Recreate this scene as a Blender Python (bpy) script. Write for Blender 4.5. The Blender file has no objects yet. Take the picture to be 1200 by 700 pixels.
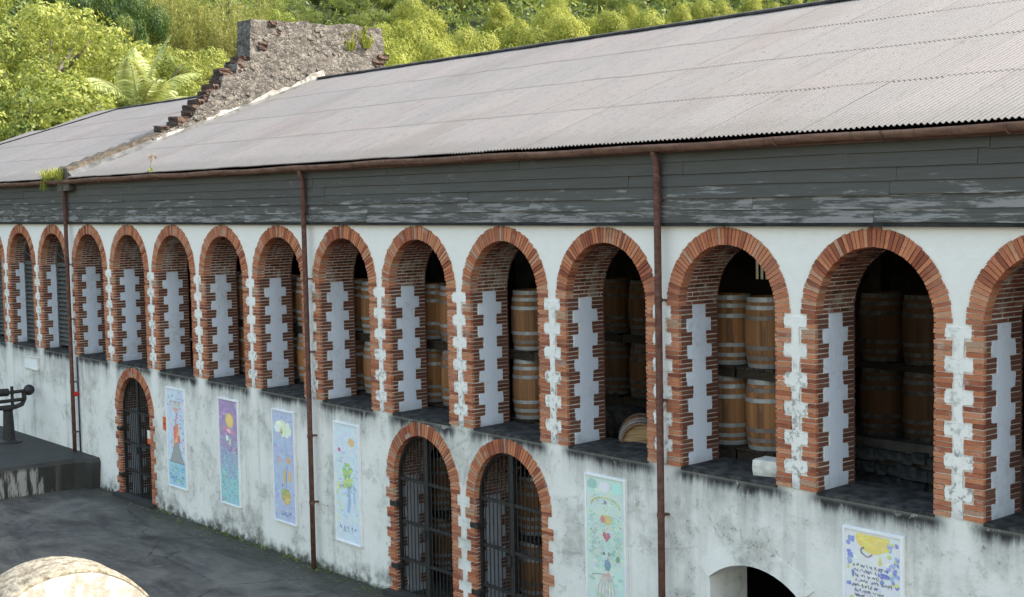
import bpy, bmesh, math, random
import numpy as np
from mathutils import Vector, Matrix

random.seed(7)
rng = np.random.default_rng(11)
sc = bpy.context.scene
COL = sc.collection
R = math.radians

# ------------------------------------------------------------------ camera
CAM = Vector((36.1514, -13.0232, 6.5228))
F_PX, YAW, PITCH, ROLL = 1663.56, 0.892581, 0.0691919, -0.0189278
_f = Vector((-math.sin(YAW) * math.cos(PITCH), math.cos(YAW) * math.cos(PITCH), -math.sin(PITCH)))
_r = _f.cross(Vector((0, 0, 1))).normalized()
_u = _r.cross(_f)
CR = math.cos(ROLL) * _r + math.sin(ROLL) * _u
CU = -math.sin(ROLL) * _r + math.cos(ROLL) * _u
cd = bpy.data.cameras.new('camera')
cd.sensor_width = 36
cd.lens = F_PX / 1200 * 36
cd.clip_start = 0.1
cd.clip_end = 1500
cam = bpy.data.objects.new('camera', cd)
COL.objects.link(cam)
m = Matrix((CR, CU, -_f)).transposed().to_4x4()
m.translation = CAM
cam.matrix_world = m
sc.camera = cam


def ray(px, py):
    """direction of a pixel of the 1200x700 photograph, horizontal length 1"""
    d = _f + CR * ((px - 600) / F_PX) - CU * ((py - 350) / F_PX)
    return d / math.hypot(d.x, d.y)


# ------------------------------------------------------------------ world, sun, exposure
SUN = Vector((0.53, 0.52, 0.70)).normalized()
w = bpy.data.worlds.new('World')
sc.world = w
w.use_nodes = True
wn = w.node_tree
for n_ in list(wn.nodes):
    wn.nodes.remove(n_)
sky = wn.nodes.new('ShaderNodeTexSky')
sky.sky_type = 'NISHITA'
sky.sun_disc = False
sky.air_density = 2.0
sky.dust_density = 4.0
sky.ozone_density = 0.4
sky.sun_elevation = math.asin(SUN.z)
sky.sun_rotation = math.atan2(SUN.x, SUN.y)
bg = wn.nodes.new('ShaderNodeBackground')
bg.inputs['Strength'].default_value = 0.15
wo = wn.nodes.new('ShaderNodeOutputWorld')
wn.links.new(sky.outputs[0], bg.inputs['Color'])
wn.links.new(bg.outputs[0], wo.inputs['Surface'])
sd = bpy.data.lights.new('sun', 'SUN')
sd.energy = 2.0
sd.angle = R(0.53)
sd.color = (1.0, 0.95, 0.87)
so = bpy.data.objects.new('sun', sd)
so.rotation_euler = SUN.to_track_quat('Z', 'Y').to_euler()
so.location = (20, 30, 60)
COL.objects.link(so)
sc.view_settings.view_transform = 'Standard'
sc.view_settings.look = 'None'
sc.view_settings.gamma = 1
sc.view_settings.exposure = 1.8
sc.view_settings.use_curve_mapping = False


# ------------------------------------------------------------------ node helpers
def lin(r, g, b):
    c = lambda v: v / 12.92 if v <= 0.04045 else ((v + 0.055) / 1.055) ** 2.4
    return (c(r / 255), c(g / 255), c(b / 255))


class Nodes:
    def __init__(self, name):
        self.mat = bpy.data.materials.new(name)
        self.mat.use_nodes = True
        self.t = self.mat.node_tree
        self.b = self.t.nodes['Principled BSDF']
        self.out = self.t.nodes['Material Output']
        self.b.inputs['Roughness'].default_value = 0.85
        self.b.inputs['Specular IOR Level'].default_value = 0.25

    def put(self, sock, v):
        if isinstance(v, bpy.types.NodeSocket):
            self.t.links.new(v, sock)
        elif isinstance(v, (tuple, list)) and len(v) == 3 and sock.type == 'RGBA':
            sock.default_value = (*v, 1)
        else:
            sock.default_value = v

    def set(self, **kw):
        for k, v in kw.items():
            self.put(self.b.inputs[k.replace('_', ' ')], v)

    def coord(self, kind='Object'):
        return self.t.nodes.new('ShaderNodeTexCoord').outputs[kind]

    def scaled(self, vec, s, loc=(0, 0, 0)):
        n = self.t.nodes.new('ShaderNodeMapping')
        self.put(n.inputs['Vector'], vec)
        n.inputs['Scale'].default_value = s
        n.inputs['Location'].default_value = loc
        return n.outputs[0]

    def sep(self, vec):
        n = self.t.nodes.new('ShaderNodeSeparateXYZ')
        self.put(n.inputs[0], vec)
        return n.outputs

    def noise(self, vec, scale, detail=4, rough=0.55, dist=0.0):
        n = self.t.nodes.new('ShaderNodeTexNoise')
        self.put(n.inputs['Vector'], vec)
        n.inputs['Scale'].default_value = scale
        n.inputs['Detail'].default_value = detail
        n.inputs['Roughness'].default_value = rough
        n.inputs['Distortion'].default_value = dist
        return n.outputs['Fac']

    def voronoi(self, vec, scale, feature='F1'):
        n = self.t.nodes.new('ShaderNodeTexVoronoi')
        n.feature = feature
        self.put(n.inputs['Vector'], vec)
        n.inputs['Scale'].default_value = scale
        return n.outputs

    def ramp(self, fac, stops, interp='LINEAR'):
        n = self.t.nodes.new('ShaderNodeValToRGB')
        n.color_ramp.interpolation = interp
        e = n.color_ramp.elements
        while len(e) < len(stops):
            e.new(0.5)
        for i, (p_, c_) in enumerate(stops):
            e[i].position = p_
            c_ = (c_, c_, c_) if isinstance(c_, (int, float)) else c_
            e[i].color = (*c_, 1)
        self.put(n.inputs[0], fac)
        return n.outputs[0]

    def math(self, op, a, b=0.0, c=0.0, clamp=False):
        n = self.t.nodes.new('ShaderNodeMath')
        n.operation = op
        n.use_clamp = clamp
        self.put(n.inputs[0], a)
        self.put(n.inputs[1], b)
        self.put(n.inputs[2], c)
        return n.outputs[0]

    def step(self, v, a, b):
        n = self.t.nodes.new('ShaderNodeMapRange')
        n.interpolation_type = 'SMOOTHSTEP'
        self.put(n.inputs['Value'], v)
        n.inputs['From Min'].default_value = a
        n.inputs['From Max'].default_value = b
        return n.outputs[0]

    def mix(self, f, a, b, mode='MIX'):
        n = self.t.nodes.new('ShaderNodeMix')
        n.data_type = 'RGBA'
        n.blend_type = mode
        self.put(n.inputs[0], f)
        self.put(n.inputs[6], a)
        self.put(n.inputs[7], b)
        return n.outputs[2]

    def island(self):
        return self.t.nodes.new('ShaderNodeNewGeometry').outputs['Random Per Island']

    def objrand(self):
        return self.t.nodes.new('ShaderNodeObjectInfo').outputs['Random']

    def attr(self, name):
        n = self.t.nodes.new('ShaderNodeVertexColor')
        n.layer_name = name
        return n.outputs[0]

    def bump(self, h, strength=0.3, dist=0.02):
        n = self.t.nodes.new('ShaderNodeBump')
        n.inputs['Strength'].default_value = strength
        n.inputs['Distance'].default_value = dist
        self.put(n.inputs['Height'], h)
        self.put(self.b.inputs['Normal'], n.outputs[0])


M = {}


def plaster(name, strips=False):
    k = Nodes(name)
    co = k.coord()
    x, y, z = k.sep(co)
    n1 = k.noise(co, 1.1, 8, 0.62)
    n2 = k.noise(co, 5.5, 6, 0.65)
    n3 = k.noise(co, 26, 4, 0.6)
    st = k.noise(k.scaled(co, (5.0, 3, 0.5)), 1.0, 7, 0.62)
    st2 = k.noise(k.scaled(co, (16, 3, 1.6)), 1.0, 5, 0.65)
    low = k.step(z, 3.12, 2.95)
    col = k.mix(n2, (0.68, 0.655, 0.62), (0.80, 0.77, 0.735))
    col = k.mix(k.math('MULTIPLY', low, k.step(n1, 0.34, 0.66)), col, (0.66, 0.64, 0.60))
    # broad grey weathering
    g = k.math('MULTIPLY', k.step(k.math('ADD', k.math('MULTIPLY', n1, 0.72), k.math('MULTIPLY', n2, 0.28)), 0.48, 0.66), k.math('MULTIPLY_ADD', low, 0.62, 0.05))
    col = k.mix(g, col, (0.32, 0.31, 0.285))
    # mould speckle
    sp = k.math('MULTIPLY', k.step(k.math('MULTIPLY', n2, n3), 0.30, 0.42), k.math('MULTIPLY', low, k.step(n1, 0.42, 0.60)))
    col = k.mix(k.math('MULTIPLY', sp, 0.85), col, (0.10, 0.10, 0.095))
    # black run-off below every sill
    fx = k.math('ABSOLUTE', k.math('SUBTRACT', k.math('FRACT', k.math('MULTIPLY_ADD', x, 1 / 2.2, 20.5)), 0.5))
    um = k.step(fx, 0.47, 0.34)
    run = k.math('MULTIPLY_ADD', st, 1.5, k.math('MULTIPLY', n3, 0.35))
    dz = k.math('SUBTRACT', 3.05, z)
    dripv = k.math('SUBTRACT', run, k.math('MULTIPLY', dz, 1.35))
    drip = k.math('MULTIPLY', k.math('MULTIPLY', k.step(dripv, 0.0, 0.95), um), low)
    col = k.mix(k.math('MULTIPLY', drip, 0.62), col, (0.20, 0.20, 0.19))
    edge = k.math('MULTIPLY', k.math('MULTIPLY', k.step(k.math('MULTIPLY_ADD', dz, -3.4, k.math('MULTIPLY_ADD', st2, 0.55, k.math('MULTIPLY', st, 1.25))), 0.12, 0.66), um), low)
    col = k.mix(edge, col, (0.028, 0.028, 0.028))
    # damp foot of the wall
    foot = k.step(k.math('ADD', k.math('MULTIPLY', z, -0.95), k.math('MULTIPLY', n1, 1.7)), 0.42, 0.98)
    foot = k.math('MULTIPLY', foot, k.step(n2, 0.32, 0.60))
    col = k.mix(k.math('MULTIPLY', foot, 0.8), col, (0.085, 0.085, 0.075))
    foot2 = k.step(k.math('ADD', k.math('MULTIPLY', z, -2.2), k.math('MULTIPLY', n2, 1.3)), 0.25, 0.75)
    col = k.mix(k.math('MULTIPLY', foot2, 0.92), col, (0.045, 0.05, 0.035))
    # long faint run-off and flaked coats
    sl = k.noise(k.scaled(co, (3.2, 2, 0.16)), 1.0, 6, 0.6)
    col = k.mix(k.math('MULTIPLY', k.math('MULTIPLY', k.step(sl, 0.52, 0.68), low), 0.34), col, (0.30, 0.29, 0.265))
    fl_ = k.noise(co, 2.4, 9, 0.72)
    col = k.mix(k.math('MULTIPLY', k.math('MULTIPLY', k.step(fl_, 0.585, 0.60), low), 0.55), col, (0.46, 0.445, 0.41))
    crk = k.voronoi(k.scaled(co, (1, 0, 1)), 0.75, 'DISTANCE_TO_EDGE')[0]
    crk = k.step(k.math('MULTIPLY_ADD', n2, 0.16, crk), 0.088, 0.080)
    col = k.mix(k.math('MULTIPLY', k.math('MULTIPLY', crk, low), k.math('MULTIPLY', k.step(n1, 0.47, 0.58), 0.3)), col, (0.10, 0.10, 0.095))
    # thin rusty / tan wash
    col = k.mix(k.math('MULTIPLY', k.step(n1, 0.55, 0.75), k.math('MULTIPLY', low, 0.22)), col, (0.48, 0.42, 0.34))
    if strips:
        n4 = k.noise(co, 13, 6, 0.7)
        dirt = k.math('MULTIPLY', k.step(n4, 0.50, 0.62), k.step(k.math('MULTIPLY_ADD', n1, 2.4, k.math('MULTIPLY', z, -0.45)), -1.15, -0.35))
        dirt = k.math('MULTIPLY', dirt, k.step(y, 0.1, 0.02))
        col = k.mix(k.math('MULTIPLY', dirt, 0.8), col, (0.13, 0.13, 0.12))
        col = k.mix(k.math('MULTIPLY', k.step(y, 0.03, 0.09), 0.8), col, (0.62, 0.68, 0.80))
        wear = k.math('MULTIPLY', k.step(k.math('MULTIPLY_ADD', n4, 0.5, k.math('MULTIPLY', n1, 0.6)), 0.55, 0.72), 0.5)
        col = k.mix(wear, col, (0.40, 0.39, 0.37))
        col = k.mix(k.math('MULTIPLY', k.step(st, 0.56, 0.7), 0.22), col, (0.36, 0.35, 0.33))
        sillz = k.math('MULTIPLY', k.step(k.math('MULTIPLY_ADD', n2, 0.5, k.math('MULTIPLY', z, -1.0)), -2.98, -2.72), 0.6)
        col = k.mix(sillz, col, (0.30, 0.31, 0.32))
    k.set(Base_Color=col, Roughness=0.92)
    k.bump(k.math('ADD', k.math('MULTIPLY', n2, 0.7), k.math('MULTIPLY', n3, 0.3)), 0.45, 0.03)
    return k.mat


M['plaster'] = plaster('lime_plaster')
M['strip'] = plaster('white_quoin_plaster', True)


def simple(name, c1, c2, scale=8, rough=0.85, bump=0.2, detail=5, metal=0.0, spec=0.25, stretch=(1, 1, 1), stops=(0.35, 0.65), dist=0.01):
    k = Nodes(name)
    co = k.scaled(k.coord(), stretch)
    n = k.noise(co, scale, detail, 0.6)
    k.set(Base_Color=k.ramp(n, [(stops[0], c1), (stops[1], c2)]), Roughness=rough, Metallic=metal, Specular_IOR_Level=spec)
    if bump:
        k.bump(n, bump, dist)
    return k.mat


M['mortar'] = simple('old_mortar', (0.50, 0.47, 0.42), (0.76, 0.73, 0.67), 5, bump=0.4)
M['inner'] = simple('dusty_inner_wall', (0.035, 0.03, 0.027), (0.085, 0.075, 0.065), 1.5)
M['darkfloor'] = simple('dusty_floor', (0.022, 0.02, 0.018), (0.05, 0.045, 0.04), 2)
M['sill'] = simple('mouldy_sill', (0.014, 0.014, 0.014), (0.085, 0.085, 0.083), 7, rough=0.8, bump=0.5, stops=(0.4, 0.78))


def brickmat(name, single, dark=0.0):
    k = Nodes(name)
    r_ = k.objrand() if single else k.island()
    co = k.coord()
    n = k.noise(co, 40, 4)
    col = k.ramp(r_, [(0.0, (0.21, 0.058, 0.032)), (0.25, (0.34, 0.108, 0.056)), (0.5, (0.44, 0.155, 0.078)),
                      (0.80, (0.51, 0.20, 0.10)), (0.94, (0.47, 0.24, 0.145)), (1.0, (0.36, 0.27, 0.20))])
    col = k.mix(k.math('MULTIPLY', k.step(n, 0.42, 0.75), 0.4), col, (0.12, 0.06, 0.045))
    wb = k.noise(k.t.nodes.new('ShaderNodeNewGeometry').outputs['Position'], 0.9, 5, 0.6)
    col = k.mix(k.math('MULTIPLY', k.step(wb, 0.48, 0.66), 0.45), col, (0.46, 0.22, 0.135))
    col = k.mix(k.math('MULTIPLY', k.step(wb, 0.46, 0.34), 0.5), col, (0.19, 0.062, 0.042))
    wn_ = k.noise(co, 3.4, 6, 0.65)
    col = k.mix(k.math('MULTIPLY', k.step(wn_, 0.56, 0.72), 0.55 if dark == 0 else 0.25), col, (0.50, 0.45, 0.40))
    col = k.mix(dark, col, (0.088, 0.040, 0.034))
    k.set(Base_Color=col, Roughness=0.9)
    k.bump(n, 0.5, 0.01)
    return k.mat


M['brick'] = brickmat('old_brick', False)
M['brick1'] = brickmat('old_brick_single', True)
M['brick_shaded'] = brickmat('old_brick_reveal_shaded', False, 0.80)  # reveal bricks: dirt plus the shade of the reveals, darkened into the colour


def limebrick():
    # vault bricks smeared with old lime
    k = Nodes('limed_vault_brick')
    co = k.coord()
    r_ = k.island()
    col = k.ramp(r_, [(0.0, (0.07, 0.024, 0.018)), (0.5, (0.16, 0.052, 0.034)), (1.0, (0.26, 0.11, 0.07))])
    n = k.noise(co, 2.6, 7, 0.7)
    z = k.sep(co)[2]
    col = k.mix(k.math('MULTIPLY', k.step(n, 0.50, 0.62), 0.6), col, (0.40, 0.36, 0.31))
    k.set(Base_Color=col, Roughness=0.92)
    k.bump(k.noise(co, 40), 0.5, 0.01)
    return k.mat


M['brickv'] = limebrick()


def plankmat():
    k = Nodes('weathered_black_boards')
    co = k.coord()
    x, y, z = k.sep(co)
    o = k.objrand()
    off = k.t.nodes.new('ShaderNodeVectorMath')
    off.operation = 'ADD'
    k.put(off.inputs[0], co)
    cmb = k.t.nodes.new('ShaderNodeCombineXYZ')
    k.put(cmb.inputs[0], k.math('MULTIPLY', o, 37.0))
    k.put(off.inputs[1], cmb.outputs[0])
    v = off.outputs[0]
    gr = k.noise(k.scaled(v, (2.2, 8, 34)), 1.0, 6, 0.7)
    pe = k.noise(k.scaled(v, (1.1, 3, 7)), 1.0, 7, 0.68, 0.4)
    col = k.mix(gr, (0.040, 0.038, 0.035), (0.108, 0.104, 0.097))
    col = k.mix(k.math('MULTIPLY', o, 0.4), col, (0.105, 0.101, 0.094))
    # paint has peeled most on the lowest boards
    lowb = k.step(z, 7.0, 6.26)
    peel = k.step(k.math('MULTIPLY_ADD', lowb, 0.13, k.math('MULTIPLY_ADD', gr, 0.45, k.math('MULTIPLY', pe, 0.6))), 0.64, 0.71)
    col = k.mix(k.math('MULTIPLY', peel, 0.8), col, (0.27, 0.255, 0.25))
    k.set(Base_Color=col, Roughness=0.8)
    k.bump(gr, 0.5, 0.006)
    return k.mat


M['plank'] = plankmat()
M['tar'] = simple('tarred_board', (0.010, 0.010, 0.010), (0.03, 0.03, 0.03), 6)


def rustmat(name, a, b_, c_):
    k = Nodes(name)
    co = k.coord()
    n = k.noise(k.scaled(co, (1.4, 6, 6)), 2.0, 7, 0.7)
    n2 = k.noise(k.scaled(co, (18, 6, 2)), 1.0, 4)
    col = k.ramp(n, [(0.3, a), (0.5, b_), (0.72, c_)])
    col = k.mix(k.math('MULTIPLY', k.step(n2, 0.55, 0.7), 0.5), col, (0.04, 0.022, 0.016))
    k.set(Base_Color=col, Roughness=0.75)
    k.bump(n, 0.3, 0.006)
    return k.mat


M['rust'] = rustmat('rusty_gutter', (0.075, 0.045, 0.034), (0.17, 0.09, 0.064), (0.24, 0.15, 0.115))
M['pipe'] = rustmat('rusty_downpipe', (0.055, 0.027, 0.022), (0.12, 0.054, 0.042), (0.19, 0.10, 0.078))
M['iron'] = simple('black_iron', (0.010, 0.010, 0.011), (0.028, 0.026, 0.025), 14, rough=0.55, spec=0.4)


def roofmat(name, base=1.0):
    k = Nodes(name)
    co = k.coord('Generated')
    wc = k.t.nodes.new('ShaderNodeNewGeometry').outputs['Position']
    n = k.noise(wc, 0.35, 7, 0.65)
    n2 = k.noise(k.scaled(wc, (14, 1.6, 1.6)), 1.0, 5, 0.6)
    n3 = k.noise(wc, 11, 5, 0.7)
    o = k.objrand()
    col = k.mix(n, (0.108, 0.106, 0.108), (0.165, 0.157, 0.158))
    col = k.mix(k.math('MULTIPLY', k.step(n, 0.44, 0.66), 0.5), col, (0.138, 0.119, 0.118))
    col = k.mix(k.math('MULTIPLY', o, 0.5), col, (0.105, 0.106, 0.110))
    col = k.mix(k.math('MULTIPLY', k.step(n2, 0.52, 0.75), 0.45), col, (0.07, 0.064, 0.063))
    col = k.mix(k.math('MULTIPLY', k.step(n3, 0.54, 0.70), 0.6), col, (0.055, 0.052, 0.051))
    big = k.noise(k.scaled(wc, (0.5, 0.22, 0.22)), 1.0, 6, 0.6)
    col = k.mix(k.math('MULTIPLY', k.step(big, 0.50, 0.64), 0.4), col, (0.095, 0.080, 0.077))
    lo_ = k.sep(k.coord('Object'))
    lap = k.math('MULTIPLY', k.step(k.math('MULTIPLY_ADD', n3, 0.16, lo_[1]), 0.17, 0.06), 0.45)
    col = k.mix(lap, col, (0.06, 0.054, 0.052))
    lz = k.sep(k.coord('Object'))[2]
    col = k.mix(k.math('MULTIPLY', k.step(lz, 0.004, -0.010), 0.75), col, (0.05, 0.046, 0.045))
    y_ = k.sep(wc)[1]
    le = k.math('MULTIPLY', k.step(k.math('MULTIPLY_ADD', n3, 0.9, k.math('MULTIPLY', y_, -1.0)), 0.02, 0.45), 0.45)
    col = k.mix(le, col, (0.075, 0.075, 0.073))
    k.set(Base_Color=col, Roughness=0.62, Specular_IOR_Level=0.35)
    k.bump(n3, 0.15, 0.006)
    return k.mat


M['roof'] = roofmat('weathered_corrugated_iron')
M['ridge'] = simple('ridge_metal', (0.028, 0.027, 0.027), (0.075, 0.07, 0.069), 5)
M['flash'] = simple('limed_flashing', (0.065, 0.067, 0.067), (0.17, 0.17, 0.168), 4, bump=0.3)
M['fillet'] = simple('lime_mortar_fillet', (0.12, 0.11, 0.10), (0.40, 0.39, 0.37), 7, bump=0.5, dist=0.03)


def stonemat():
    k = Nodes('rubble_masonry')
    co = k.coord()
    co = k.scaled(co, (1, 1, 1.5))
    v = k.voronoi(co, 11)
    d = k.voronoi(co, 11, 'DISTANCE_TO_EDGE')[0]
    n = k.noise(co, 2.3, 7, 0.7)
    n2 = k.noise(co, 24, 5, 0.7)
    rnd = k.sep(v['Color'])[0]
    col = k.ramp(rnd, [(0.0, (0.075, 0.069, 0.064)), (0.5, (0.145, 0.134, 0.124)), (1.0, (0.215, 0.20, 0.187))])
    col = k.mix(k.math('MULTIPLY', k.step(d, 0.09, 0.0), 0.7), col, (0.05, 0.044, 0.038))
    col = k.mix(k.math('MULTIPLY', k.step(n, 0.50, 0.68), 0.6), col, (0.32, 0.30, 0.27))
    col = k.mix(k.math('MULTIPLY', k.step(n2, 0.5, 0.72), 0.6), col, (0.036, 0.032, 0.029))
    k.set(Base_Color=col, Roughness=0.95)
    k.bump(k.math('ADD', k.step(d, 0.0, 0.12), n2), 0.55, 0.04)
    return k.mat


M['stone'] = stonemat()
M['stub'] = simple('crumbled_dark_brick', (0.026, 0.019, 0.017), (0.10, 0.062, 0.048), 9, bump=0.9, dist=0.03)
M['rubble'] = simple('grey_rubble_stone', (0.07, 0.064, 0.059), (0.22, 0.205, 0.19), 7, bump=0.8, dist=0.03)
M['coping'] = simple('earthy_coping', (0.045, 0.036, 0.028), (0.13, 0.108, 0.085), 7, bump=0.8, dist=0.04)
M['white_old'] = simple('limewash_sunlit', (0.26, 0.24, 0.20), (0.74, 0.73, 0.70), 4.5, bump=0.5, detail=9, stops=(0.26, 0.36), dist=0.02)
def limeface():
    k = Nodes('sunlit_limewash')
    co = k.coord()
    n = k.noise(co, 5, 8, 0.7)
    n2 = k.noise(co, 22, 5, 0.7)
    col = k.mix(k.step(n, 0.40, 0.60), (0.30, 0.28, 0.24), (0.62, 0.61, 0.58))
    col = k.mix(k.math('MULTIPLY', k.step(k.math('MULTIPLY', n, n2), 0.30, 0.40), 0.8), col, (0.06, 0.052, 0.044))
    z = k.sep(co)[2]
    rim = k.math('MULTIPLY', k.step(k.math('MULTIPLY_ADD', n2, 0.12, z), 3.58, 3.72), 0.6)
    col = k.mix(rim, col, (0.16, 0.13, 0.09))
    k.set(Base_Color=col, Roughness=0.95)
    k.bump(n2, 0.6, 0.02)
    return k.mat


M['white'] = limeface()
M['pillar_top'] = simple('lichened_coping', (0.12, 0.098, 0.068), (0.34, 0.31, 0.25), 14, bump=1.0, dist=0.03, detail=8)


def oak(name='oak_staves', shade=0.0):
    k = Nodes(name)
    co = k.coord()
    x, y, z = k.sep(co)
    a = k.math('MULTIPLY_ADD', k.math('ARCTAN2', y, x), 26 / (2 * math.pi), 100)
    o = k.objrand()
    wn_ = k.t.nodes.new('ShaderNodeTexWhiteNoise')
    wn_.noise_dimensions = '2D'
    cmb = k.t.nodes.new('ShaderNodeCombineXYZ')
    k.put(cmb.inputs[0], k.math('FLOOR', a))
    k.put(cmb.inputs[1], k.math('MULTIPLY', o, 91.0))
    k.put(wn_.inputs['Vector'], cmb.outputs[0])
    gr = k.noise(k.scaled(co, (40, 40, 2.5)), 1.0, 5, 0.6)
    blot = k.noise(co, 3.0, 5, 0.6)
    col = k.mix(k.math('MULTIPLY_ADD', wn_.outputs[0], 0.6, k.math('MULTIPLY', gr, 0.4)), (0.21, 0.086, 0.032), (0.47, 0.215, 0.080))
    col = k.mix(k.math('MULTIPLY', o, 0.6), col, (0.16, 0.09, 0.05))
    top_ = k.noise(k.scaled(co, (9, 9, 1.2)), 1.0, 5, 0.65)
    col = k.mix(k.math('MULTIPLY', k.step(top_, 0.54, 0.68), 0.6), col, (0.07, 0.042, 0.026))
    fr = k.math('ABSOLUTE', k.math('SUBTRACT', k.math('FRACT', a), 0.5))
    col = k.mix(k.math('MULTIPLY', k.step(fr, 0.45, 0.5), 0.75), col, (0.03, 0.018, 0.01))
    col = k.mix(k.math('MULTIPLY', k.step(blot, 0.55, 0.7), 0.5), col, (0.09, 0.055, 0.03))
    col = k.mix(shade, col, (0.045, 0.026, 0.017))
    k.set(Base_Color=col, Roughness=0.7)
    k.bump(gr, 0.2, 0.004)
    return k.mat


M['oak'] = oak()
M['oak_shaded'] = oak('shaded_oak_staves', 0.62)  # oak copy with the dimness of the deep interior painted into its colour
M['hoop_shaded'] = simple('shaded_hoop', (0.05, 0.042, 0.036), (0.17, 0.155, 0.145), 7, rough=0.6, bump=0)  # hoops for those barrels, interior shade put into the colour too
M['head'] = simple('oak_head', (0.26, 0.155, 0.075), (0.50, 0.33, 0.17), 3, stretch=(14, 1.2, 1))
def hoopmat():
    k = Nodes('galvanised_hoop')
    co = k.coord()
    n = k.noise(co, 7, 5)
    o = k.objrand()
    col = k.mix(n, (0.16, 0.16, 0.16), (0.58, 0.58, 0.57))
    col = k.mix(k.math('MULTIPLY', k.step(k.math('MULTIPLY_ADD', n, 0.6, k.math('MULTIPLY', o, 0.6)), 0.55, 0.85), 0.75), col, (0.13, 0.085, 0.06))
    k.set(Base_Color=col, Roughness=0.5, Metallic=0.3)
    return k.mat


M['hoop'] = hoopmat()
M['darkoak'] = simple('tarred_oak', (0.02, 0.018, 0.016), (0.07, 0.055, 0.045), 9)
M['timber'] = simple('dark_timber', (0.022, 0.016, 0.012), (0.06, 0.044, 0.032), 6, stretch=(1, 8, 8))
M['shutter'] = simple('grey_louvre_wood', (0.05, 0.052, 0.052), (0.14, 0.14, 0.135), 5, stretch=(1, 6, 14))
M['panelwhite'] = simple('painted_frame_white', (0.70, 0.71, 0.72), (0.80, 0.80, 0.80), 3, bump=0)
M['backing'] = simple('panel_backing', (0.05, 0.05, 0.05), (0.09, 0.09, 0.09), 3, bump=0)
M['orange'] = simple('orange_plate', lin(196, 84, 40), lin(222, 120, 80), 4, bump=0)
M['redpaint'] = simple('red_paint', lin(150, 30, 28), lin(180, 50, 40), 4, bump=0)
M['cable'] = simple('dark_conduit', (0.03, 0.03, 0.05), (0.07, 0.06, 0.09), 4, bump=0)
M['paper'] = simple('paper_notice', lin(200, 200, 195), lin(225, 222, 215), 3, bump=0)


def paint():
    k = Nodes('hand_painted_panel')
    co = k.coord()
    c = k.attr('Col')
    n = k.noise(co, 30, 5, 0.6)
    c = k.mix(k.math('MULTIPLY_ADD', k.step(n, 0.4, 0.75), 0.3, 0.16), c, lin(214, 214, 212))
    k.set(Base_Color=c, Roughness=0.6)
    return k.mat


M['paint'] = paint()


def asphalt():
    k = Nodes('worn_asphalt_yard')
    co = k.coord()
    x, y, z = k.sep(co)
    n = k.noise(co, 0.45, 8, 0.68, 0.6)
    n2 = k.noise(k.scaled(co, (0.5, 1.7, 1)), 1.2, 7, 0.7, 0.5)
    n3 = k.noise(co, 55, 3, 0.6)
    n4 = k.noise(co, 3.0, 6, 0.7)
    col = k.mix(k.step(n2, 0.3, 0.72), (0.029, 0.0275, 0.0245), (0.105, 0.099, 0.088))
    col = k.mix(k.math('MULTIPLY', k.step(n, 0.50, 0.66), 0.7), col, (0.14, 0.132, 0.116))
    col = k.mix(k.math('MULTIPLY', k.step(n, 0.46, 0.34), 0.8), col, (0.022, 0.022, 0.022))
    col = k.mix(k.math('MULTIPLY', k.step(n4, 0.56, 0.70), 0.6), col, (0.15, 0.142, 0.128))
    ck = k.voronoi(k.scaled(co, (1, 1, 0)), 0.42, 'DISTANCE_TO_EDGE')[0]
    ckn = k.math('MULTIPLY_ADD', n4, 0.06, ck)
    col = k.mix(k.math('MULTIPLY', k.step(ckn, 0.040, 0.028), 0.7), col, (0.014, 0.014, 0.013))
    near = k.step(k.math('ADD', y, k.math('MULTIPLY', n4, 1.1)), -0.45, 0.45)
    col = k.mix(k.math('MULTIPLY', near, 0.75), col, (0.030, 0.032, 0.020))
    col = k.mix(k.math('MULTIPLY', k.step(n3, 0.62, 0.75), 0.4), col, (0.15, 0.15, 0.15))
    k.set(Base_Color=col, Roughness=k.ramp(n, [(0.35, 0.55), (0.6, 0.9)]), Specular_IOR_Level=0.35)
    k.bump(k.math('ADD', n3, n4), 0.3, 0.012)
    return k.mat


M['asphalt'] = asphalt()
M['hill'] = simple('hillside_soil_green', (0.012, 0.02, 0.006), (0.04, 0.055, 0.015), 0.5)


def dockmat():
    k = Nodes('mossy_concrete')
    co = k.coord()
    x, y, z = k.sep(co)
    n = k.noise(co, 1.4, 7, 0.65)
    st = k.noise(k.scaled(co, (5, 5, 0.5)), 1.0, 5, 0.65)
    col = k.mix(n, (0.016, 0.016, 0.015), (0.062, 0.06, 0.055))
    face = k.math('MULTIPLY', k.step(z, 0.66, 0.55), k.step(y, -0.75, -1.35))
    col = k.mix(k.math('MULTIPLY', k.math('MULTIPLY', k.step(st, 0.47, 0.58), face), 0.8), col, (0.40, 0.40, 0.38))
    k.set(Base_Color=col, Roughness=0.75)
    k.bump(n, 0.4, 0.02)
    return k.mat


M['dock'] = dockmat()


def leafmat(name, ramp_cols, trans=0.42):
    k = Nodes(name)
    r_ = k.island()
    o = k.objrand()
    f = k.math('ADD', k.math('MULTIPLY', r_, 0.7), k.math('MULTIPLY', o, 0.3))
    col = k.ramp(f, ramp_cols)
    k.set(Base_Color=col, Roughness=0.5, Specular_IOR_Level=0.3)
    tr = k.t.nodes.new('ShaderNodeBsdfTranslucent')
    k.put(tr.inputs['Color'], k.mix(0.5, col, (0.30, 0.30, 0.03)))
    mx = k.t.nodes.new('ShaderNodeMixShader')
    mx.inputs[0].default_value = trans
    k.t.links.new(k.b.outputs[0], mx.inputs[1])
    k.t.links.new(tr.outputs[0], mx.inputs[2])
    k.t.links.new(mx.outputs[0], k.out.inputs['Surface'])
    return k.mat


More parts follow.
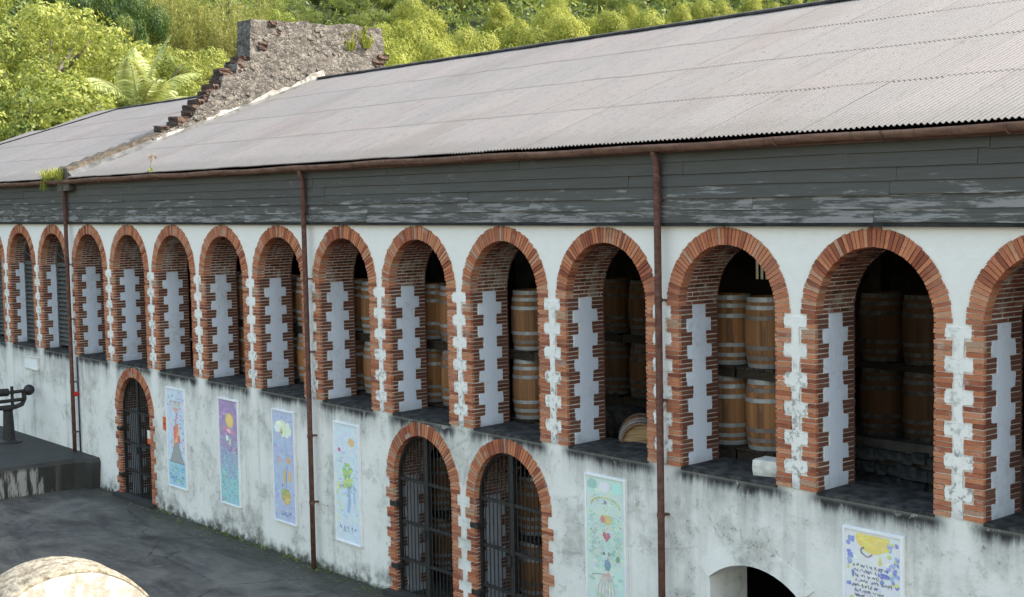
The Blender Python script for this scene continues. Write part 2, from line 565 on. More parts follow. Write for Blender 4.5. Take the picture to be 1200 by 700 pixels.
M['leaf_y'] = leafmat('leaf_yellow_green', [(0.05, (0.12, 0.165, 0.03)), (0.5, (0.27, 0.315, 0.065)), (0.95, (0.44, 0.45, 0.14))])
M['leaf_g'] = leafmat('leaf_mid_green', [(0.05, (0.055, 0.10, 0.022)), (0.5, (0.14, 0.20, 0.05)), (0.95, (0.28, 0.33, 0.11))])
M['leaf_d'] = leafmat('leaf_dark_green', [(0.05, (0.014, 0.04, 0.010)), (0.5, (0.03, 0.075, 0.018)), (0.95, (0.06, 0.12, 0.03))], 0.3)
M['leaf_b'] = leafmat('leaf_bamboo', [(0.05, (0.17, 0.21, 0.035)), (0.5, (0.31, 0.345, 0.06)), (0.95, (0.47, 0.47, 0.12))], 0.48)
M['leaf_f'] = leafmat('leaf_feathery_pale', [(0.05, (0.18, 0.20, 0.05)), (0.5, (0.29, 0.30, 0.09)), (0.95, (0.40, 0.39, 0.17))], 0.5)
M['leaf_p'] = leafmat('leaf_palm', [(0.05, (0.22, 0.28, 0.07)), (0.5, (0.36, 0.41, 0.15)), (0.95, (0.58, 0.58, 0.34))], 0.4)
M['weed'] = leafmat('leaf_weed', [(0.05, (0.12, 0.20, 0.02)), (0.5, (0.30, 0.32, 0.05)), (0.95, (0.45, 0.42, 0.14))], 0.4)
M['bark'] = simple('grey_bark', (0.05, 0.043, 0.036), (0.16, 0.14, 0.12), 6, bump=0.6)
M['litter'] = simple('dry_litter', (0.05, 0.04, 0.028), (0.24, 0.19, 0.13), 3, bump=0)
M['flower'] = simple('faded_flower', (0.16, 0.09, 0.065), (0.26, 0.17, 0.12), 5, bump=0)


# ------------------------------------------------------------------ mesh helpers
class MB:
    def __init__(self):
        self.v, self.f, self.m, self.c = [], [], [], []

    def face(self, pts, mat=0, col=None):
        s = len(self.v)
        self.v += [tuple(p) for p in pts]
        self.f.append(tuple(range(s, s + len(pts))))
        self.m.append(mat)
        self.c.append(col)

    def hexa(self, p, mat=0):
        """p: 8 points, bottom ring 0-3 (ccw from above), top ring 4-7"""
        s = len(self.v)
        self.v += [tuple(q) for q in p]
        for q in ((3, 2, 1, 0), (4, 5, 6, 7), (0, 1, 5, 4), (1, 2, 6, 5), (2, 3, 7, 6), (3, 0, 4, 7)):
            self.f.append(tuple(s + i for i in q))
            self.m.append(mat)
            self.c.append(None)

    def box(self, x0, x1, y0, y1, z0, z1, mat=0, jit=0.0):
        j = (lambda: random.uniform(-jit, jit)) if jit else (lambda: 0.0)
        self.hexa([(x + j(), y + j(), z + j()) for z in (z0, z1) for x, y in ((x0, y0), (x1, y0), (x1, y1), (x0, y1))], mat)

    def bar(self, a, b, w_, h_=None, mat=0, seg=4, up=(0, 0, 1)):
        """prism between two points (round when seg > 4)"""
        a, b = Vector(a), Vector(b)
        h_ = w_ if h_ is None else h_
        d = (b - a).normalized()
        s1 = d.cross(Vector(up))
        if s1.length < 1e-4:
            s1 = d.cross(Vector((1, 0, 0)))
        s1.normalize()
        s2 = s1.cross(d)
        ring = [(math.cos((i + 0.5) * 2 * math.pi / seg), math.sin((i + 0.5) * 2 * math.pi / seg)) for i in range(seg)]
        q = 1 / math.cos(math.pi / 4) if seg == 4 else 1
        A = [a + s1 * c * w_ / 2 * q + s2 * s_ * h_ / 2 * q for c, s_ in ring]
        B = [p + (b - a) for p in A]
        s = len(self.v)
        self.v += [tuple(p) for p in A + B]
        for i in range(seg):
            k = (i + 1) % seg
            self.f.append((s + i, s + k, s + seg + k, s + seg + i)); self.m.append(mat); self.c.append(None)
        self.f.append(tuple(s + i for i in reversed(range(seg)))); self.m.append(mat); self.c.append(None)
        self.f.append(tuple(s + seg + i for i in range(seg))); self.m.append(mat); self.c.append(None)

    def tube(self, pts, rad, seg=8, mat=0, cap=True):
        rs = rad if isinstance(rad, (list, tuple)) else [rad] * len(pts)
        pts = [Vector(p) for p in pts]
        s = len(self.v)
        for i, p in enumerate(pts):
            d = (pts[min(i + 1, len(pts) - 1)] - pts[max(i - 1, 0)]).normalized()
            a = d.cross(Vector((0.13, 0.21, 0.97)))
            if a.length < 0.05:
                a = d.cross(Vector((1, 0, 0)))
            a.normalize()
            b = a.cross(d)
            for j in range(seg):
                t = 2 * math.pi * j / seg
                self.v.append(tuple(p + a * math.cos(t) * rs[i] + b * math.sin(t) * rs[i]))
        for i in range(len(pts) - 1):
            for j in range(seg):
                k = (j + 1) % seg
                self.f.append((s + i * seg + j, s + i * seg + k, s + (i + 1) * seg + k, s + (i + 1) * seg + j))
                self.m.append(mat); self.c.append(None)
        if cap:
            self.f.append(tuple(s + j for j in range(seg))); self.m.append(mat); self.c.append(None)
            e = s + (len(pts) - 1) * seg
            self.f.append(tuple(e + j for j in reversed(range(seg)))); self.m.append(mat); self.c.append(None)

    def lathe(self, prof, seg=24, mat=0):
        s = len(self.v)
        for r_, z in prof:
            for j in range(seg):
                t = 2 * math.pi * j / seg
                self.v.append((r_ * math.cos(t), r_ * math.sin(t), z))
        for i in range(len(prof) - 1):
            for j in range(seg):
                k = (j + 1) % seg
                self.f.append((s + i * seg + j, s + i * seg + k, s + (i + 1) * seg + k, s + (i + 1) * seg + j))
                self.m.append(mat); self.c.append(None)

    def mesh(self, name, mats, smooth=False, fix=True):
        me = bpy.data.meshes.new(name)
        me.from_pydata(self.v, [], self.f)
        for k in ([mats] if not isinstance(mats, (list, tuple)) else mats):
            me.materials.append(M[k])
        me.polygons.foreach_set('material_index', self.m)
        if smooth:
            me.polygons.foreach_set('use_smooth', [True] * len(self.f))
        if any(c is not None for c in self.c):
            at = me.color_attributes.new('Col', 'FLOAT_COLOR', 'CORNER')
            data = []
            for f, c in zip(self.f, self.c):
                c = c or (0.5, 0.5, 0.5)
                data += [c[0], c[1], c[2], 1.0] * len(f)
            at.data.foreach_set('color', data)
        if fix:
            bm = bmesh.new()
            bm.from_mesh(me)
            bmesh.ops.recalc_face_normals(bm, faces=bm.faces)
            bm.to_mesh(me)
            bm.free()
        me.update()
        return me

    def build(self, name, mats, parent=None, smooth=False, fix=True, kind=None):
        return place(name, self.mesh(name, mats, smooth, fix), parent, kind=kind)


def place(name, me, parent=None, loc=None, kind=None):
    o = bpy.data.objects.new(name, me)
    COL.objects.link(o)
    if parent is not None:
        o.parent = parent
    if loc is not None:
        o.location = loc
    if kind:
        o['kind'] = kind
    return o


def tag(o, label, cat, group=None, kind=None):
    o['label'] = label
    o['category'] = cat
    if group:
        o['group'] = group
    if kind:
        o['kind'] = kind
    return o


def empty(name, loc, label=None, cat=None, group=None):
    o = bpy.data.objects.new(name, None)
    COL.objects.link(o)
    o.empty_display_size = 0.2
    o.location = loc
    if label:
        tag(o, label, cat, group)
    return o


def copy_tree(o, parent=None):
    c = o.copy()
    COL.objects.link(c)
    if parent is not None:
        c.parent = parent
    for ch in list(o.children):
        copy_tree(ch, c)
    return c


# ------------------------------------------------------------------ ground and terrain
BAY, T, RI, RO = 2.2, 0.70, 0.80, 1.01
ZSILL, ZSPR, ZCLAD = 3.05, 5.13, 6.20
ZEAVE, YEAVE, ZRIDGE, YRIDGE = 7.225, -0.25, 9.75, 6.60
XGAB0, XGAB1 = 3.20, 3.92


def terrain(x, y):
    q = math.hypot(max(-19 - x, 0), max(y - 15.5, 0))
    h = 0.40 * q + 0.0012 * q * q
    return h + (0.5 * math.sin(x * 0.21 + 1) + 0.4 * math.sin(y * 0.27 + x * 0.11)) * min(1, q / 12)


mb = MB()
mb.face([(-400, -400, 0), (400, -400, 0), (400, 400, 0), (-400, 400, 0)])
place_o = mb.build('ground', 'asphalt', kind='structure')

nx, ny = 90, 60
xs = np.linspace(-170, 120, nx)
ys = np.linspace(-60, 190, ny)
tv = [(float(x), float(y), terrain(x, y) - 0.35 + (0.33 if math.hypot(max(-19 - x, 0), max(y - 15.5, 0)) > 0 else 0)) for y in ys for x in xs]
tf = [(j * nx + i, j * nx + i + 1, (j + 1) * nx + i + 1, (j + 1) * nx + i) for j in range(ny - 1) for i in range(nx - 1)
      if max(tv[j * nx + i][2], tv[j * nx + i + 1][2], tv[(j + 1) * nx + i][2], tv[(j + 1) * nx + i + 1][2]) > -0.3]
me = bpy.data.meshes.new('hillside')
me.from_pydata(tv, [], tf)
me.materials.append(M['hill'])
me.polygons.foreach_set('use_smooth', [True] * len(tf))
place('hillside', me, kind='structure')

# raised loading platform: a slab with a rounded kerb end beside the wall
mb = MB()
prof = [(-30, -14), (4.22, -14), (4.30, -13.9), (4.30, -0.5), (4.40, -0.3), (4.62, -0.2), (4.62, -0.002), (-30, -0.002)]
bot = [Vector((x - (0.10 if x > 0 else 0), y, -0.02)) for x, y in prof]
mid = [Vector((x, y, 0.62)) for x, y in prof]
top = [Vector((x - (0.06 if x > 0 else 0), y, 0.72)) for x, y in prof]
for a_, b_ in ((bot, mid), (mid, top)):
    for i in range(len(prof)):
        k2 = (i + 1) % len(prof)
        mb.face([a_[i], a_[k2], b_[k2], b_[i]])
mb.face(top)
mb.build('platform', 'dock', kind='structure')

# ------------------------------------------------------------------ warehouse
WH = empty('warehouse', (0, 0, 0), 'long whitewashed stone warehouse with brick arcades and corrugated iron roof', 'building')
ARCH = list(range(-1, 15))
X_L, X_R = -15.3, 32.6


def arc(xc, r_, zs, n=24, a0=0.0, a1=math.pi):
    return [(xc - r_ * math.cos(a0 + (a1 - a0) * i / n), zs + r_ * math.sin(a0 + (a1 - a0) * i / n)) for i in range(n + 1)]


def opening(mb, x0, x1, z0, z1, curve, zb):
    """wall slab [x0,x1]x[z0,z1] of thickness T pierced by an arch given as points left to right"""
    xl, xr = curve[0][0], curve[-1][0]
    for y, mt in ((0.0, 0), (T, 2)):
        q = lambda a, b, c, d: mb.face([(a, y, c), (b, y, c), (b, y, d), (a, y, d)], mt)
        q(x0, xl, z0, z1)
        q(xr, x1, z0, z1)
        if zb > z0:
            q(xl, xr, z0, zb)
        for (a, c), (b, d) in zip(curve[:-1], curve[1:]):
            mb.face([(a, y, c), (b, y, d), (b, y, z1), (a, y, z1)], mt)
    path = [(xl, zb)] + list(curve) + [(xr, zb)]
    for (a, c), (b, d) in zip(path[:-1], path[1:]):
        if abs(a - b) + abs(c - d) > 1e-6:
            mb.face([(a, 0, c), (b, 0, d), (b, T, d), (a, T, c)], 1)
    if zb > z0:
        mb.face([(xl, 0, zb), (xr, 0, zb), (xr, T, zb), (xl, T, zb)], 1)


def solid(mb, x0, x1, z0, z1):
    mb.face([(x0, 0, z0), (x1, 0, z0), (x1, 0, z1), (x0, 0, z1)], 0)
    mb.face([(x0, T, z0), (x1, T, z0), (x1, T, z1), (x0, T, z1)], 2)


mb = MB()
RW = RI + 0.008
ZTOP = 7.16
for i in ARCH:
    xc = i * BAY
    opening(mb, xc - BAY / 2, xc + BAY / 2, ZSILL, ZTOP, arc(xc, RW, ZSPR), ZSILL)
solid(mb, X_L, (ARCH[0] - .5) * BAY, ZSILL, ZTOP)
solid(mb, (ARCH[-1] + .5) * BAY, X_R, ZSILL, ZTOP)
DOORS = (6.6, 17.6, 19.8)
ZDS = 1.97
VX, VH = 24.62, 0.74
seg_r = (VH ** 2 + 0.27 ** 2) / (2 * 0.27)
ang = math.asin(VH / seg_r)
vcurve = arc(VX, seg_r, 1.98 - seg_r, 14, math.pi / 2 - ang, math.pi / 2 + ang)
cuts = [X_L]
for xd in DOORS:
    solid(mb, cuts[-1], xd - 1.1, -0.1, ZSILL)
    opening(mb, xd - 1.1, xd + 1.1, -0.1, ZSILL, arc(xd, RW, ZDS), -0.1)
    cuts.append(xd + 1.1)
solid(mb, cuts[-1], VX - 1, -0.1, ZSILL)
s0 = len(mb.f)
opening(mb, VX - 1, VX + 1, -0.1, ZSILL, vcurve, 0.75)
for q in range(s0, len(mb.f)):
    if mb.m[q] == 1:
        mb.m[q] = 0
solid(mb, VX + 1, X_R, -0.1, ZSILL)
# end walls (gable-shaped)
for xe in (X_L, X_R):
    mb.face([(xe, 0, -0.1), (xe, 13.2, -0.1), (xe, 13.2, 7.1), (xe, 6.6, 9.5 if xe > 0 else 7.1), (xe, 0, ZTOP)], 0)
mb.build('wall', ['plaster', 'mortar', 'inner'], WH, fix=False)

# rear wall with louvred openings, floors
mb = MB()
xs_ = [X_L, 12.4, 14.0, X_R]
mb.face([(X_L, 13.2, -.1), (X_R, 13.2, -.1), (X_R, 13.2, 4.5), (X_L, 13.2, 4.5)])
mb.face([(X_L, 13.2, 5.3), (X_R, 13.2, 5.3), (X_R, 13.2, 7.1), (X_L, 13.2, 7.1)])
mb.face([(X_L, 13.2, 4.5), (13.0, 13.2, 4.5), (13.0, 13.2, 5.3), (X_L, 13.2, 5.3)])
mb.face([(13.75, 13.2, 4.5), (X_R, 13.2, 4.5), (X_R, 13.2, 5.3), (13.75, 13.2, 5.3)])
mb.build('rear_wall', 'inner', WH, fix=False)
mb = MB()
for i in range(5):
    mb.box(13.02 + i * 0.15, 13.09 + i * 0.15, 13.17, 13.22, 4.5, 5.3)
mb.build('window_grille', 'timber', WH)
mb = MB()
mb.box(X_L + .02, X_R - .02, T + 0.004, 13.19, 2.60, 2.75)
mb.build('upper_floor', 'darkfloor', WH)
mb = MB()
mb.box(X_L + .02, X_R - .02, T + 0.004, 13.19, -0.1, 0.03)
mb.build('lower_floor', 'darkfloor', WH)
mb = MB()
for x in np.arange(-12, 32, 4.4):
    mb.box(x - .11, x + .11, 4.3, 4.52, 3.0, 8.6)
    mb.box(x - .09, x + .09, T, 12.9, 6.75, 6.95)
mb.box(X_L + .1, X_R - .1, 4.3, 4.5, 6.55, 6.74)
mb.build('roof_timber', 'timber', WH)

# --- brick dressings -------------------------------------------------------
GROUPS, PERG = 12, 3


def pbox(mb, xc, zs, a0, a1, r0, r1, y0, y1, mat=0, jit=0.003):
    pts = []
    for y in (y0, y1):
        for a, r_ in ((a0, r0), (a1, r0), (a1, r1), (a0, r1)):
            j = random.uniform(-jit, jit)
            pts.append((xc - (r_ + j) * math.cos(a), y + random.uniform(-jit, jit), zs + (r_ + j) * math.sin(a)))
    mb.hexa(pts, mat)


NV = 50


def dressings(xc, zb, zs, groups, vouss, strip_mat='strip', depth=T, tooth_parity=0):
    """jamb quoins, vault lining, ring of voussoirs; returns the joined brick mesh object"""
    mb = MB()
    h = (zs - zb) / (groups * PERG)
    eg = {(g, s): random.uniform(-.016, .016) for g in range(groups) for s in (-1, 1)}
    for k in range(groups * PERG):
        g = k // PERG
        jz = random.uniform(-.003, .003)
        z0, z1 = zb + k * h + 0.0055 + jz, zb + (k + 1) * h - 0.0055 + jz
        fl = 0.22 if g % 2 == tooth_parity else 0.125
        dl = 0.125 if g % 2 == tooth_parity else 0.225
        for s in (-1, 1):
            e = eg[(g, s)] + random.uniform(-0.005, 0.005)
            a, b = xc + s * (RI + random.uniform(-.004, .003)), xc + s * (RI + fl + e)
            mb.box(min(a, b), max(a, b), -0.020 + random.uniform(-.005, .003), 0.028, z0, z1, 0, 0.003)
            c = xc + s * (RI + 0.05)
            mb.box(min(a, c), max(a, c), 0.0285, dl + e, z0, z1, 1, 0.003)
            b = xc + s * (RI + 0.05)
            bl = 0.115 if g % 2 == tooth_parity else 0.215
            mb.box(min(a, b), max(a, b), depth - bl, depth + 0.012, z0, z1, 1, 0.002)
            if g == groups - 1 and strip_mat is None:
                pass
    # vault lining
    nrow = 45
    for k in range(nrow):
        a0, a1 = math.pi * k / nrow + 0.010, math.pi * (k + 1) / nrow - 0.010
        y = 0.125 + (0.0 if k % 2 else -0.10)
        while y < depth:
            y0, y1 = max(y, 0.122) + 0.004, min(y + 0.205, depth + 0.01) - 0.004
            if y1 - y0 > 0.03:
                pbox(mb, xc, zs, a0, a1, RI + random.uniform(-.004, .004), RI + 0.05, y0, y1, 2)
            y += 0.21
    if vouss:
        for k in range(NV):
            a0, a1 = math.pi * k / NV + 0.0062, math.pi * (k + 1) / NV - 0.0062
            pbox(mb, xc, zs, a0, a1, RI - .002, RO + random.uniform(-.012, .010), -0.024 + random.uniform(-.006, .005), 0.118, 0)
    o = mb.build('arch_brickwork', ['brick', 'brick_shaded', 'brickv'], WH)
    o['kind'] = 'stuff'
    return o


vmesh = []
for q in range(6):
    mb = MB()
    da = math.pi / NV / 2 - 0.0062
    pbox(mb, 0, 0, math.pi / 2 - da, math.pi / 2 + da, RI - .002, RO + (q - 2.5) * 0.004, -0.024 + (q % 3) * 0.003, 0.118, 0, 0.004)
    vmesh.append(mb.mesh('voussoir', 'brick1'))


def cog(mb, cells, thick, fr, round_=0.018):
    """cogged plaster strip; cells: (z0, z1, left, right) from the bottom; fr maps (s, t, z)->point"""
    R_, L_ = [], []
    for z0, z1, l, r_ in cells:
        R_ += [(r_, z0), (r_, z1)]
        L_ += [(l, z0), (l, z1)]
    loop = R_ + L_[::-1]
    loop = [(x + random.uniform(-.013, .013), z + random.uniform(-.009, .009)) for x, z in loop]
    out = []
    n = len(loop)
    for i in range(n):
        p0, p, p1 = Vector(loop[i - 1]), Vector(loop[i]), Vector(loop[(i + 1) % n])
        a, b = (p0 - p), (p1 - p)
        ra, rb = min(round_, a.length * 0.45), min(round_, b.length * 0.45)
        if a.length < 1e-5 or b.length < 1e-5:
            continue
        A, B = p + a.normalized() * ra, p + b.normalized() * rb
        out += [A, p * 0.5 + (A + B) * 0.25, B]
    front = [fr(p[0], thick, p[1]) for p in out]
    back = [fr(p[0], 0.0, p[1]) for p in out]
    mb.face(front)
    for i in range(len(out)):
        k = (i + 1) % len(out)
        mb.face([front[i], front[k], back[k], back[i]])


for i in ARCH:
    xc = i * BAY
    single = i in (10, 11, 12, 13)
    o = dressings(xc, ZSILL, ZSPR, GROUPS, not single)
    if single:
        for k in range(NV):
            b = place('brick', vmesh[random.randrange(6)], o)
            b.location = (xc, random.uniform(-.004, .004), ZSPR)
            b.rotation_euler = (0, math.pi * (k + 0.5) / NV - math.pi / 2, 0)
    # white cogged strips on both reveals
    hg = (ZSPR - ZSILL) / GROUPS
    for s in (-1, 1):
        cells = []
        for g in range(GROUPS):
            wide = g % 2 == 0
            cells.append((ZSILL + g * hg, ZSILL + (g + 1) * hg, 0.135 if wide else 0.235, T - (0.125 if wide else 0.225)))
        mb = MB()
        cog(mb, cells, 0.014, lambda a, t, z, s=s: (xc + s * (RW - t), a, z))
        mb.build('plaster_strip', 'strip', WH)

hg = (ZSPR - ZSILL) / GROUPS
for i in ARCH[:-1]:
    xp = (i + .5) * BAY
    cells = []
    for g in range(GROUPS):
        wide = g % 2 == 1
        hw = 0.178 if wide else 0.054
        z1 = ZSILL + (g + 1) * hg - (0.02 if g == GROUPS - 1 else 0)
        cells.append((ZSILL + g * hg + (0.02 if wide else -0.02) * (g > 0), z1 + (-0.02 if wide else 0.02), -hw, hw))
    mb = MB()
    cog(mb, cells, 0.017, lambda a, t, z, xp=xp: (xp + a, -t, z), 0.03)
    mb.build('plaster_strip', 'strip', WH)

for xd in DOORS:
    dressings(xd, -0.05, ZDS, 12, True)
    for s in (-1, 1):
        hgd = (ZDS + .05) / 12
        cells = [(-.05 + g * hgd, -.05 + (g + 1) * hgd, 0.135 if g % 2 == 0 else 0.235, T - (0.125 if g % 2 == 0 else 0.225)) for g in range(12)]
        mb = MB()
        cog(mb, cells, 0.014, lambda a, t, z, s=s: (xd + s * (RW - t), a, z))
        mb.build('plaster_strip', 'strip', WH)

# sills
for i in ARCH:
    xc = i * BAY
    mb = MB()
    n = 8
    for k in range(n):
        a, b = xc - RI + 0.0 + 1.6 * k / n, xc - RI + 1.6 * (k + 1) / n
        j = random.uniform(-.008, .008)
        mb.hexa([(a, -0.010 + j * .3, 3.018), (b, -0.010 + j * .3, 3.018), (b, T + .1, 3.0), (a, T + .1, 3.0),
                 (a, -0.008 + j * .3, 3.056 + j * .3), (b, -0.008 + j * .3, 3.056 + j * .3), (b, T + .1, 3.078), (a, T + .1, 3.078)])
    mb.build('sill', 'sill', WH)

# low plaster hood over the cellar vent
mb = MB()
pi_, po_ = vcurve, arc(VX, seg_r + 0.24, 1.98 - seg_r, 14, math.pi / 2 - ang * 1.05, math.pi / 2 + ang * 1.05)
for k in range(14):
    a, b, c, d = pi_[k], pi_[k + 1], po_[k + 1], po_[k]
    mb.hexa([(a[0], -0.03, a[1]), (b[0], -0.03, b[1]), (b[0], 0.02, b[1]), (a[0], 0.02, a[1]),
             (d[0], -0.012, d[1]), (c[0], -0.012, c[1]), (c[0], 0.02, c[1]), (d[0], 0.02, d[1])])
mb.build('vent_hood', 'plaster', WH)

# louvred shutters in the end arches, with fanlight bars
for i in (-1, 0, 1):
    xc = i * BAY
    mb = MB()
    for s in (-1, 1):
        mb.box(xc + s * .76 - .035, xc + s * .76 + .035, .36, .42, 3.06, ZSPR)
    mb.box(xc - .035, xc + .035, .36, .42, 3.06, ZSPR)
    mb.box(xc - .79, xc + .79, .35, .43, ZSPR - .04, ZSPR + .05)
    pts = arc(xc, .77, ZSPR, 16)
    for a, b in zip(pts[:-1], pts[1:]):
        mb.bar((a[0], .39, a[1]), (b[0], .39, b[1]), .05, .05)
    fr = mb.build('shutter', 'shutter', WH)
    for k in range(7):
        a = math.pi * (k + 1) / 8
        mb = MB()
        mb.bar((xc - .1 * math.cos(a), .39, ZSPR + .05 + .1 * math.sin(a)), (xc - .76 * math.cos(a), .39, ZSPR + .76 * math.sin(a)), .035, .03)
        mb.build('fanlight_bar', 'shutter', fr)
    for k in range(18):
        z = 3.14 + k * .108
        mb = MB()
        mb.hexa([(xc - .74, .345, z), (xc + .74, .345, z), (xc + .74, .36, z - .01), (xc - .74, .36, z - .01),
                 (xc - .74, .43, z + .085), (xc + .74, .43, z + .085), (xc + .74, .445, z + .075), (xc - .74, .445, z + .075)])
        mb.build('slat', 'shutter', fr)
    mb = MB()
    mb.box(xc - .78, xc + .78, .6, .64, 3.06, 5.9)
    mb.build('shutter_backing', 'tar', WH)

# --- weatherboards ---------------------------------------------------------
mb = MB()
mb.box(X_L - .02, X_R + .02, -0.075, -0.005, 6.155, 6.195)
clad = mb.build('cladding', 'tar', WH)
NR, PH = 6, 0.153
for r_ in range(NR):
    x = X_L - random.uniform(0, 3)
    z0 = 6.20 + r_ * PH
    while x < X_R:
        L = random.choice((3.4, 4.2, 4.9, 5.6))
        a, b = max(x, X_L) + .003, min(x + L, X_R) - .003
        x += L
        if b - a < .3:
            continue
        dz = random.uniform(-.006, .006)
        dy = random.uniform(-.006, .004)
        mb = MB()
        n = 5
        for k in range(n):
            xa, xb = a + (b - a) * k / n, a + (b - a) * (k + 1) / n
            w0, w1 = (.004 * math.sin(k * 1.7 + r_), .004 * math.sin((k + 1) * 1.7 + r_))
            mb.hexa([(xa, -.074 + dy, z0 + dz + w0), (xb, -.074 + dy, z0 + dz + w1), (xb, -.050 + dy, z0 + dz), (xa, -.050 + dy, z0 + dz),
                     (xa, -.052 + dy, z0 + PH + .012), (xb, -.052 + dy, z0 + PH + .012), (xb, -.030 + dy, z0 + PH + .012), (xa, -.030 + dy, z0 + PH + .012)])
        mb.build('plank', 'plank', clad)

# --- gutter and fascia -----------------------------------------------------
mb = MB()
mb.box(X_L - .2, X_R + .2, -.125, -.10, 7.085, 7.19)
mb.build('fascia', 'rust', WH)
mb = MB()
xsg = np.arange(X_L - .3, X_R + .4, 0.6)
npf = 9
for i, x in enumerate(xsg):
    wv = .008 * math.sin(i * 1.3) + .006 * math.sin(i * .37)
    for k in range(npf):
        a = math.pi * k / (npf - 1)
        mb.v.append((float(x), -.205 - .066 * math.cos(a), 7.195 + wv - .088 * math.sin(a)))
for i in range(len(xsg) - 1):
    for k in range(npf - 1):
        s = i * npf + k
        mb.f.append((s, s + npf, s + npf + 1, s + 1)); mb.m.append(0); mb.c.append(None)
g = mb.build('gutter', 'rust', WH, smooth=True, fix=False)
sm = g.modifiers.new('thickness', 'SOLIDIFY')
sm.thickness = 0.006
for x in np.arange(X_L, X_R, 1.5):
    mb = MB()
    for k in range(npf - 1):
        a, b = math.pi * k / (npf - 1), math.pi * (k + 1) / (npf - 1)
        mb.bar((x, -.205 - .070 * math.cos(a), 7.193 - .094 * math.sin(a)), (x, -.205 - .070 * math.cos(b), 7.193 - .094 * math.sin(b)), .03, .008, up=(1, 0, 0))
    mb.build('gutter_bracket', 'rust', g)

# --- downpipes --------------------------------------------------------------
for n_, (x, zb) in enumerate(((3.40, .72), (14.34, 0.0), (23.15, 0.0))):
    mb = MB()
    pts = [(x, -.19, 7.14), (x, -.17, 7.04), (x, -.135, 6.95), (x, -.13, 5.0), (x, -.128, 3.0), (x, -.13, zb)]
    mb.tube(pts, .047, 10)
    pp = mb.build('downpipe', 'pipe', WH, smooth=True)
    for z in (6.5, 5.2, 3.9, 2.4, 1.2):
        mb = MB()
        yy = -.13
        mb.tube([(x, yy, z - .03), (x, yy, z + .03)], .054, 10)
        mb.box(x - .035, x + .035, yy + .03, 0.0, z - .012, z + .012)
        mb.build('pipe_clip', 'pipe', pp)
# conduit and red tap by the far downpipe
mb = MB()
mb.tube([(3.50, -.03, 3.0), (3.50, -.03, .72)], .018, 8)
cdt = mb.build('conduit', 'cable', WH, smooth=True)
mb = MB()
mb.tube([(3.50, -.03, 2.12), (3.50, -.13, 2.12)], [.05, .06], 10)
mb.build('hydrant_cap', 'redpaint', cdt)

# --- iron gates ---------------------------------------------------------------
for xd in DOORS:
    yg = 0.10
    mb = MB()
    pts = [(xd - .78, 0.0)] + arc(xd, .78, ZDS, 18) + [(xd + .78, 0.0)]
    for a, b in zip(pts[:-1], pts[1:]):
        mb.bar((a[0], yg, a[1]), (b[0], yg, b[1]), .05, .05, up=(0, 1, 0))
    mb.box(xd - .045, xd + .045, yg - .03, yg + .03, .03, ZDS + .76)
    for z in (.06, .62, 1.25, ZDS):
        mb.box(xd - .77, xd + .77, yg - .018, yg + .018, z - .025, z + .025)
    mb.box(xd - .09, xd - .02, yg - .06, yg + .05, 1.05, 1.20)
    fr = mb.build('gate', 'iron', WH)
    for k in range(1, 16):
        x = xd - .78 + 1.56 * k / 16
        if abs(x - xd) < .05:
            continue
        zt = ZDS + math.sqrt(max(.0, .77 ** 2 - (x - xd) ** 2))
        mb = MB()
        mb.tube([(x, yg, .03), (x, yg, zt)], .0105, 6)
        mb.build('bar', 'iron', fr)
    for z in (.5, 1.55):
        mb = MB()
        mb.box(xd - .90, xd - .70, yg - .14, yg - .02, z - .04, z + .04)
        mb.build('hinge', 'iron', fr)
    mb = MB()
    mb.box(xd - 1.0, xd + 1.0, -.16, .10, -.02, .085, 0, .01)
    mb.build('door_step', 'dock', WH)

# --- roof -----------------------------------------------------------------------
SL = Vector((0, YRIDGE - YEAVE, ZRIDGE - ZEAVE))
SLEN = SL.length
SV = SL / SLEN
SNRM = Vector((0, -SV.z, SV.y))
mb = MB()
for y0, z0, y1, z1 in ((-.05, ZEAVE - .04, YRIDGE, ZRIDGE - .10), (13.35, ZEAVE - .04, YRIDGE, ZRIDGE - .10)):
    mb.face([(XGAB1, y0, z0), (X_R + .2, y0, z0), (X_R + .2, y1, z1), (XGAB1, y1, z1)])
    mb.face([(-15.45 if y0 < 1 else -15.45, y0, z0), (XGAB0, y0, z0), (XGAB0, y1, z1), (-8.6, y1, z1)])
deck = mb.build('roof', 'timber', WH, fix=False)
PIT = 0.83 / 11
ROWS, RLEN = 4, SLEN / 4


def sheet_mesh(nw, length):
    mb = MB()
    nu = int(nw * 8)
    nvv = 3
    for j in range(nvv):
        v = length * j / (nvv - 1)
        for i in range(nu + 1):
            u = i * PIT / 8
            mb.v.append((u, v, .0125 * math.sin(2 * math.pi * u / PIT)))
    for j in range(nvv - 1):
        for i in range(nu):
            s = j * (nu + 1) + i
            mb.f.append((s, s + 1, s + nu + 2, s + nu + 1)); mb.m.append(0); mb.c.append(None)
    return mb.mesh('roof_sheet', 'roof', True, False)


SM = sheet_mesh(11.5, RLEN + .14)
ROT = Matrix((Vector((1, 0, 0)), SV, SNRM)).transposed()


def lay(x, row, me, alt):
    base = Vector((x, YEAVE, ZEAVE)) + SV * (row * RLEN - (.02 if row else 0)) + SNRM * (.006 + .005 * (alt % 2) + .004 * row * .25)
    tilt = Matrix.Rotation(random.uniform(-.0030, -.0024) if row else -.002, 3, 'X')
    rz = Matrix.Rotation(random.uniform(-.003, .003), 3, 'Z')
    mw = (ROT @ tilt @ rz).to_4x4()
    mw.translation = base + SNRM * .010 + SV * (random.uniform(-.02, .02) if row else random.uniform(-.012, .004))
    o = place('roof_sheet', me, deck)
    o.matrix_local = mw
    return o


c_ = 0
x = XGAB1 + .03
while x < X_R + .1:
    for r_ in range(ROWS):
        lay(x, r_, SM, c_)
    x += .83
    c_ += 1
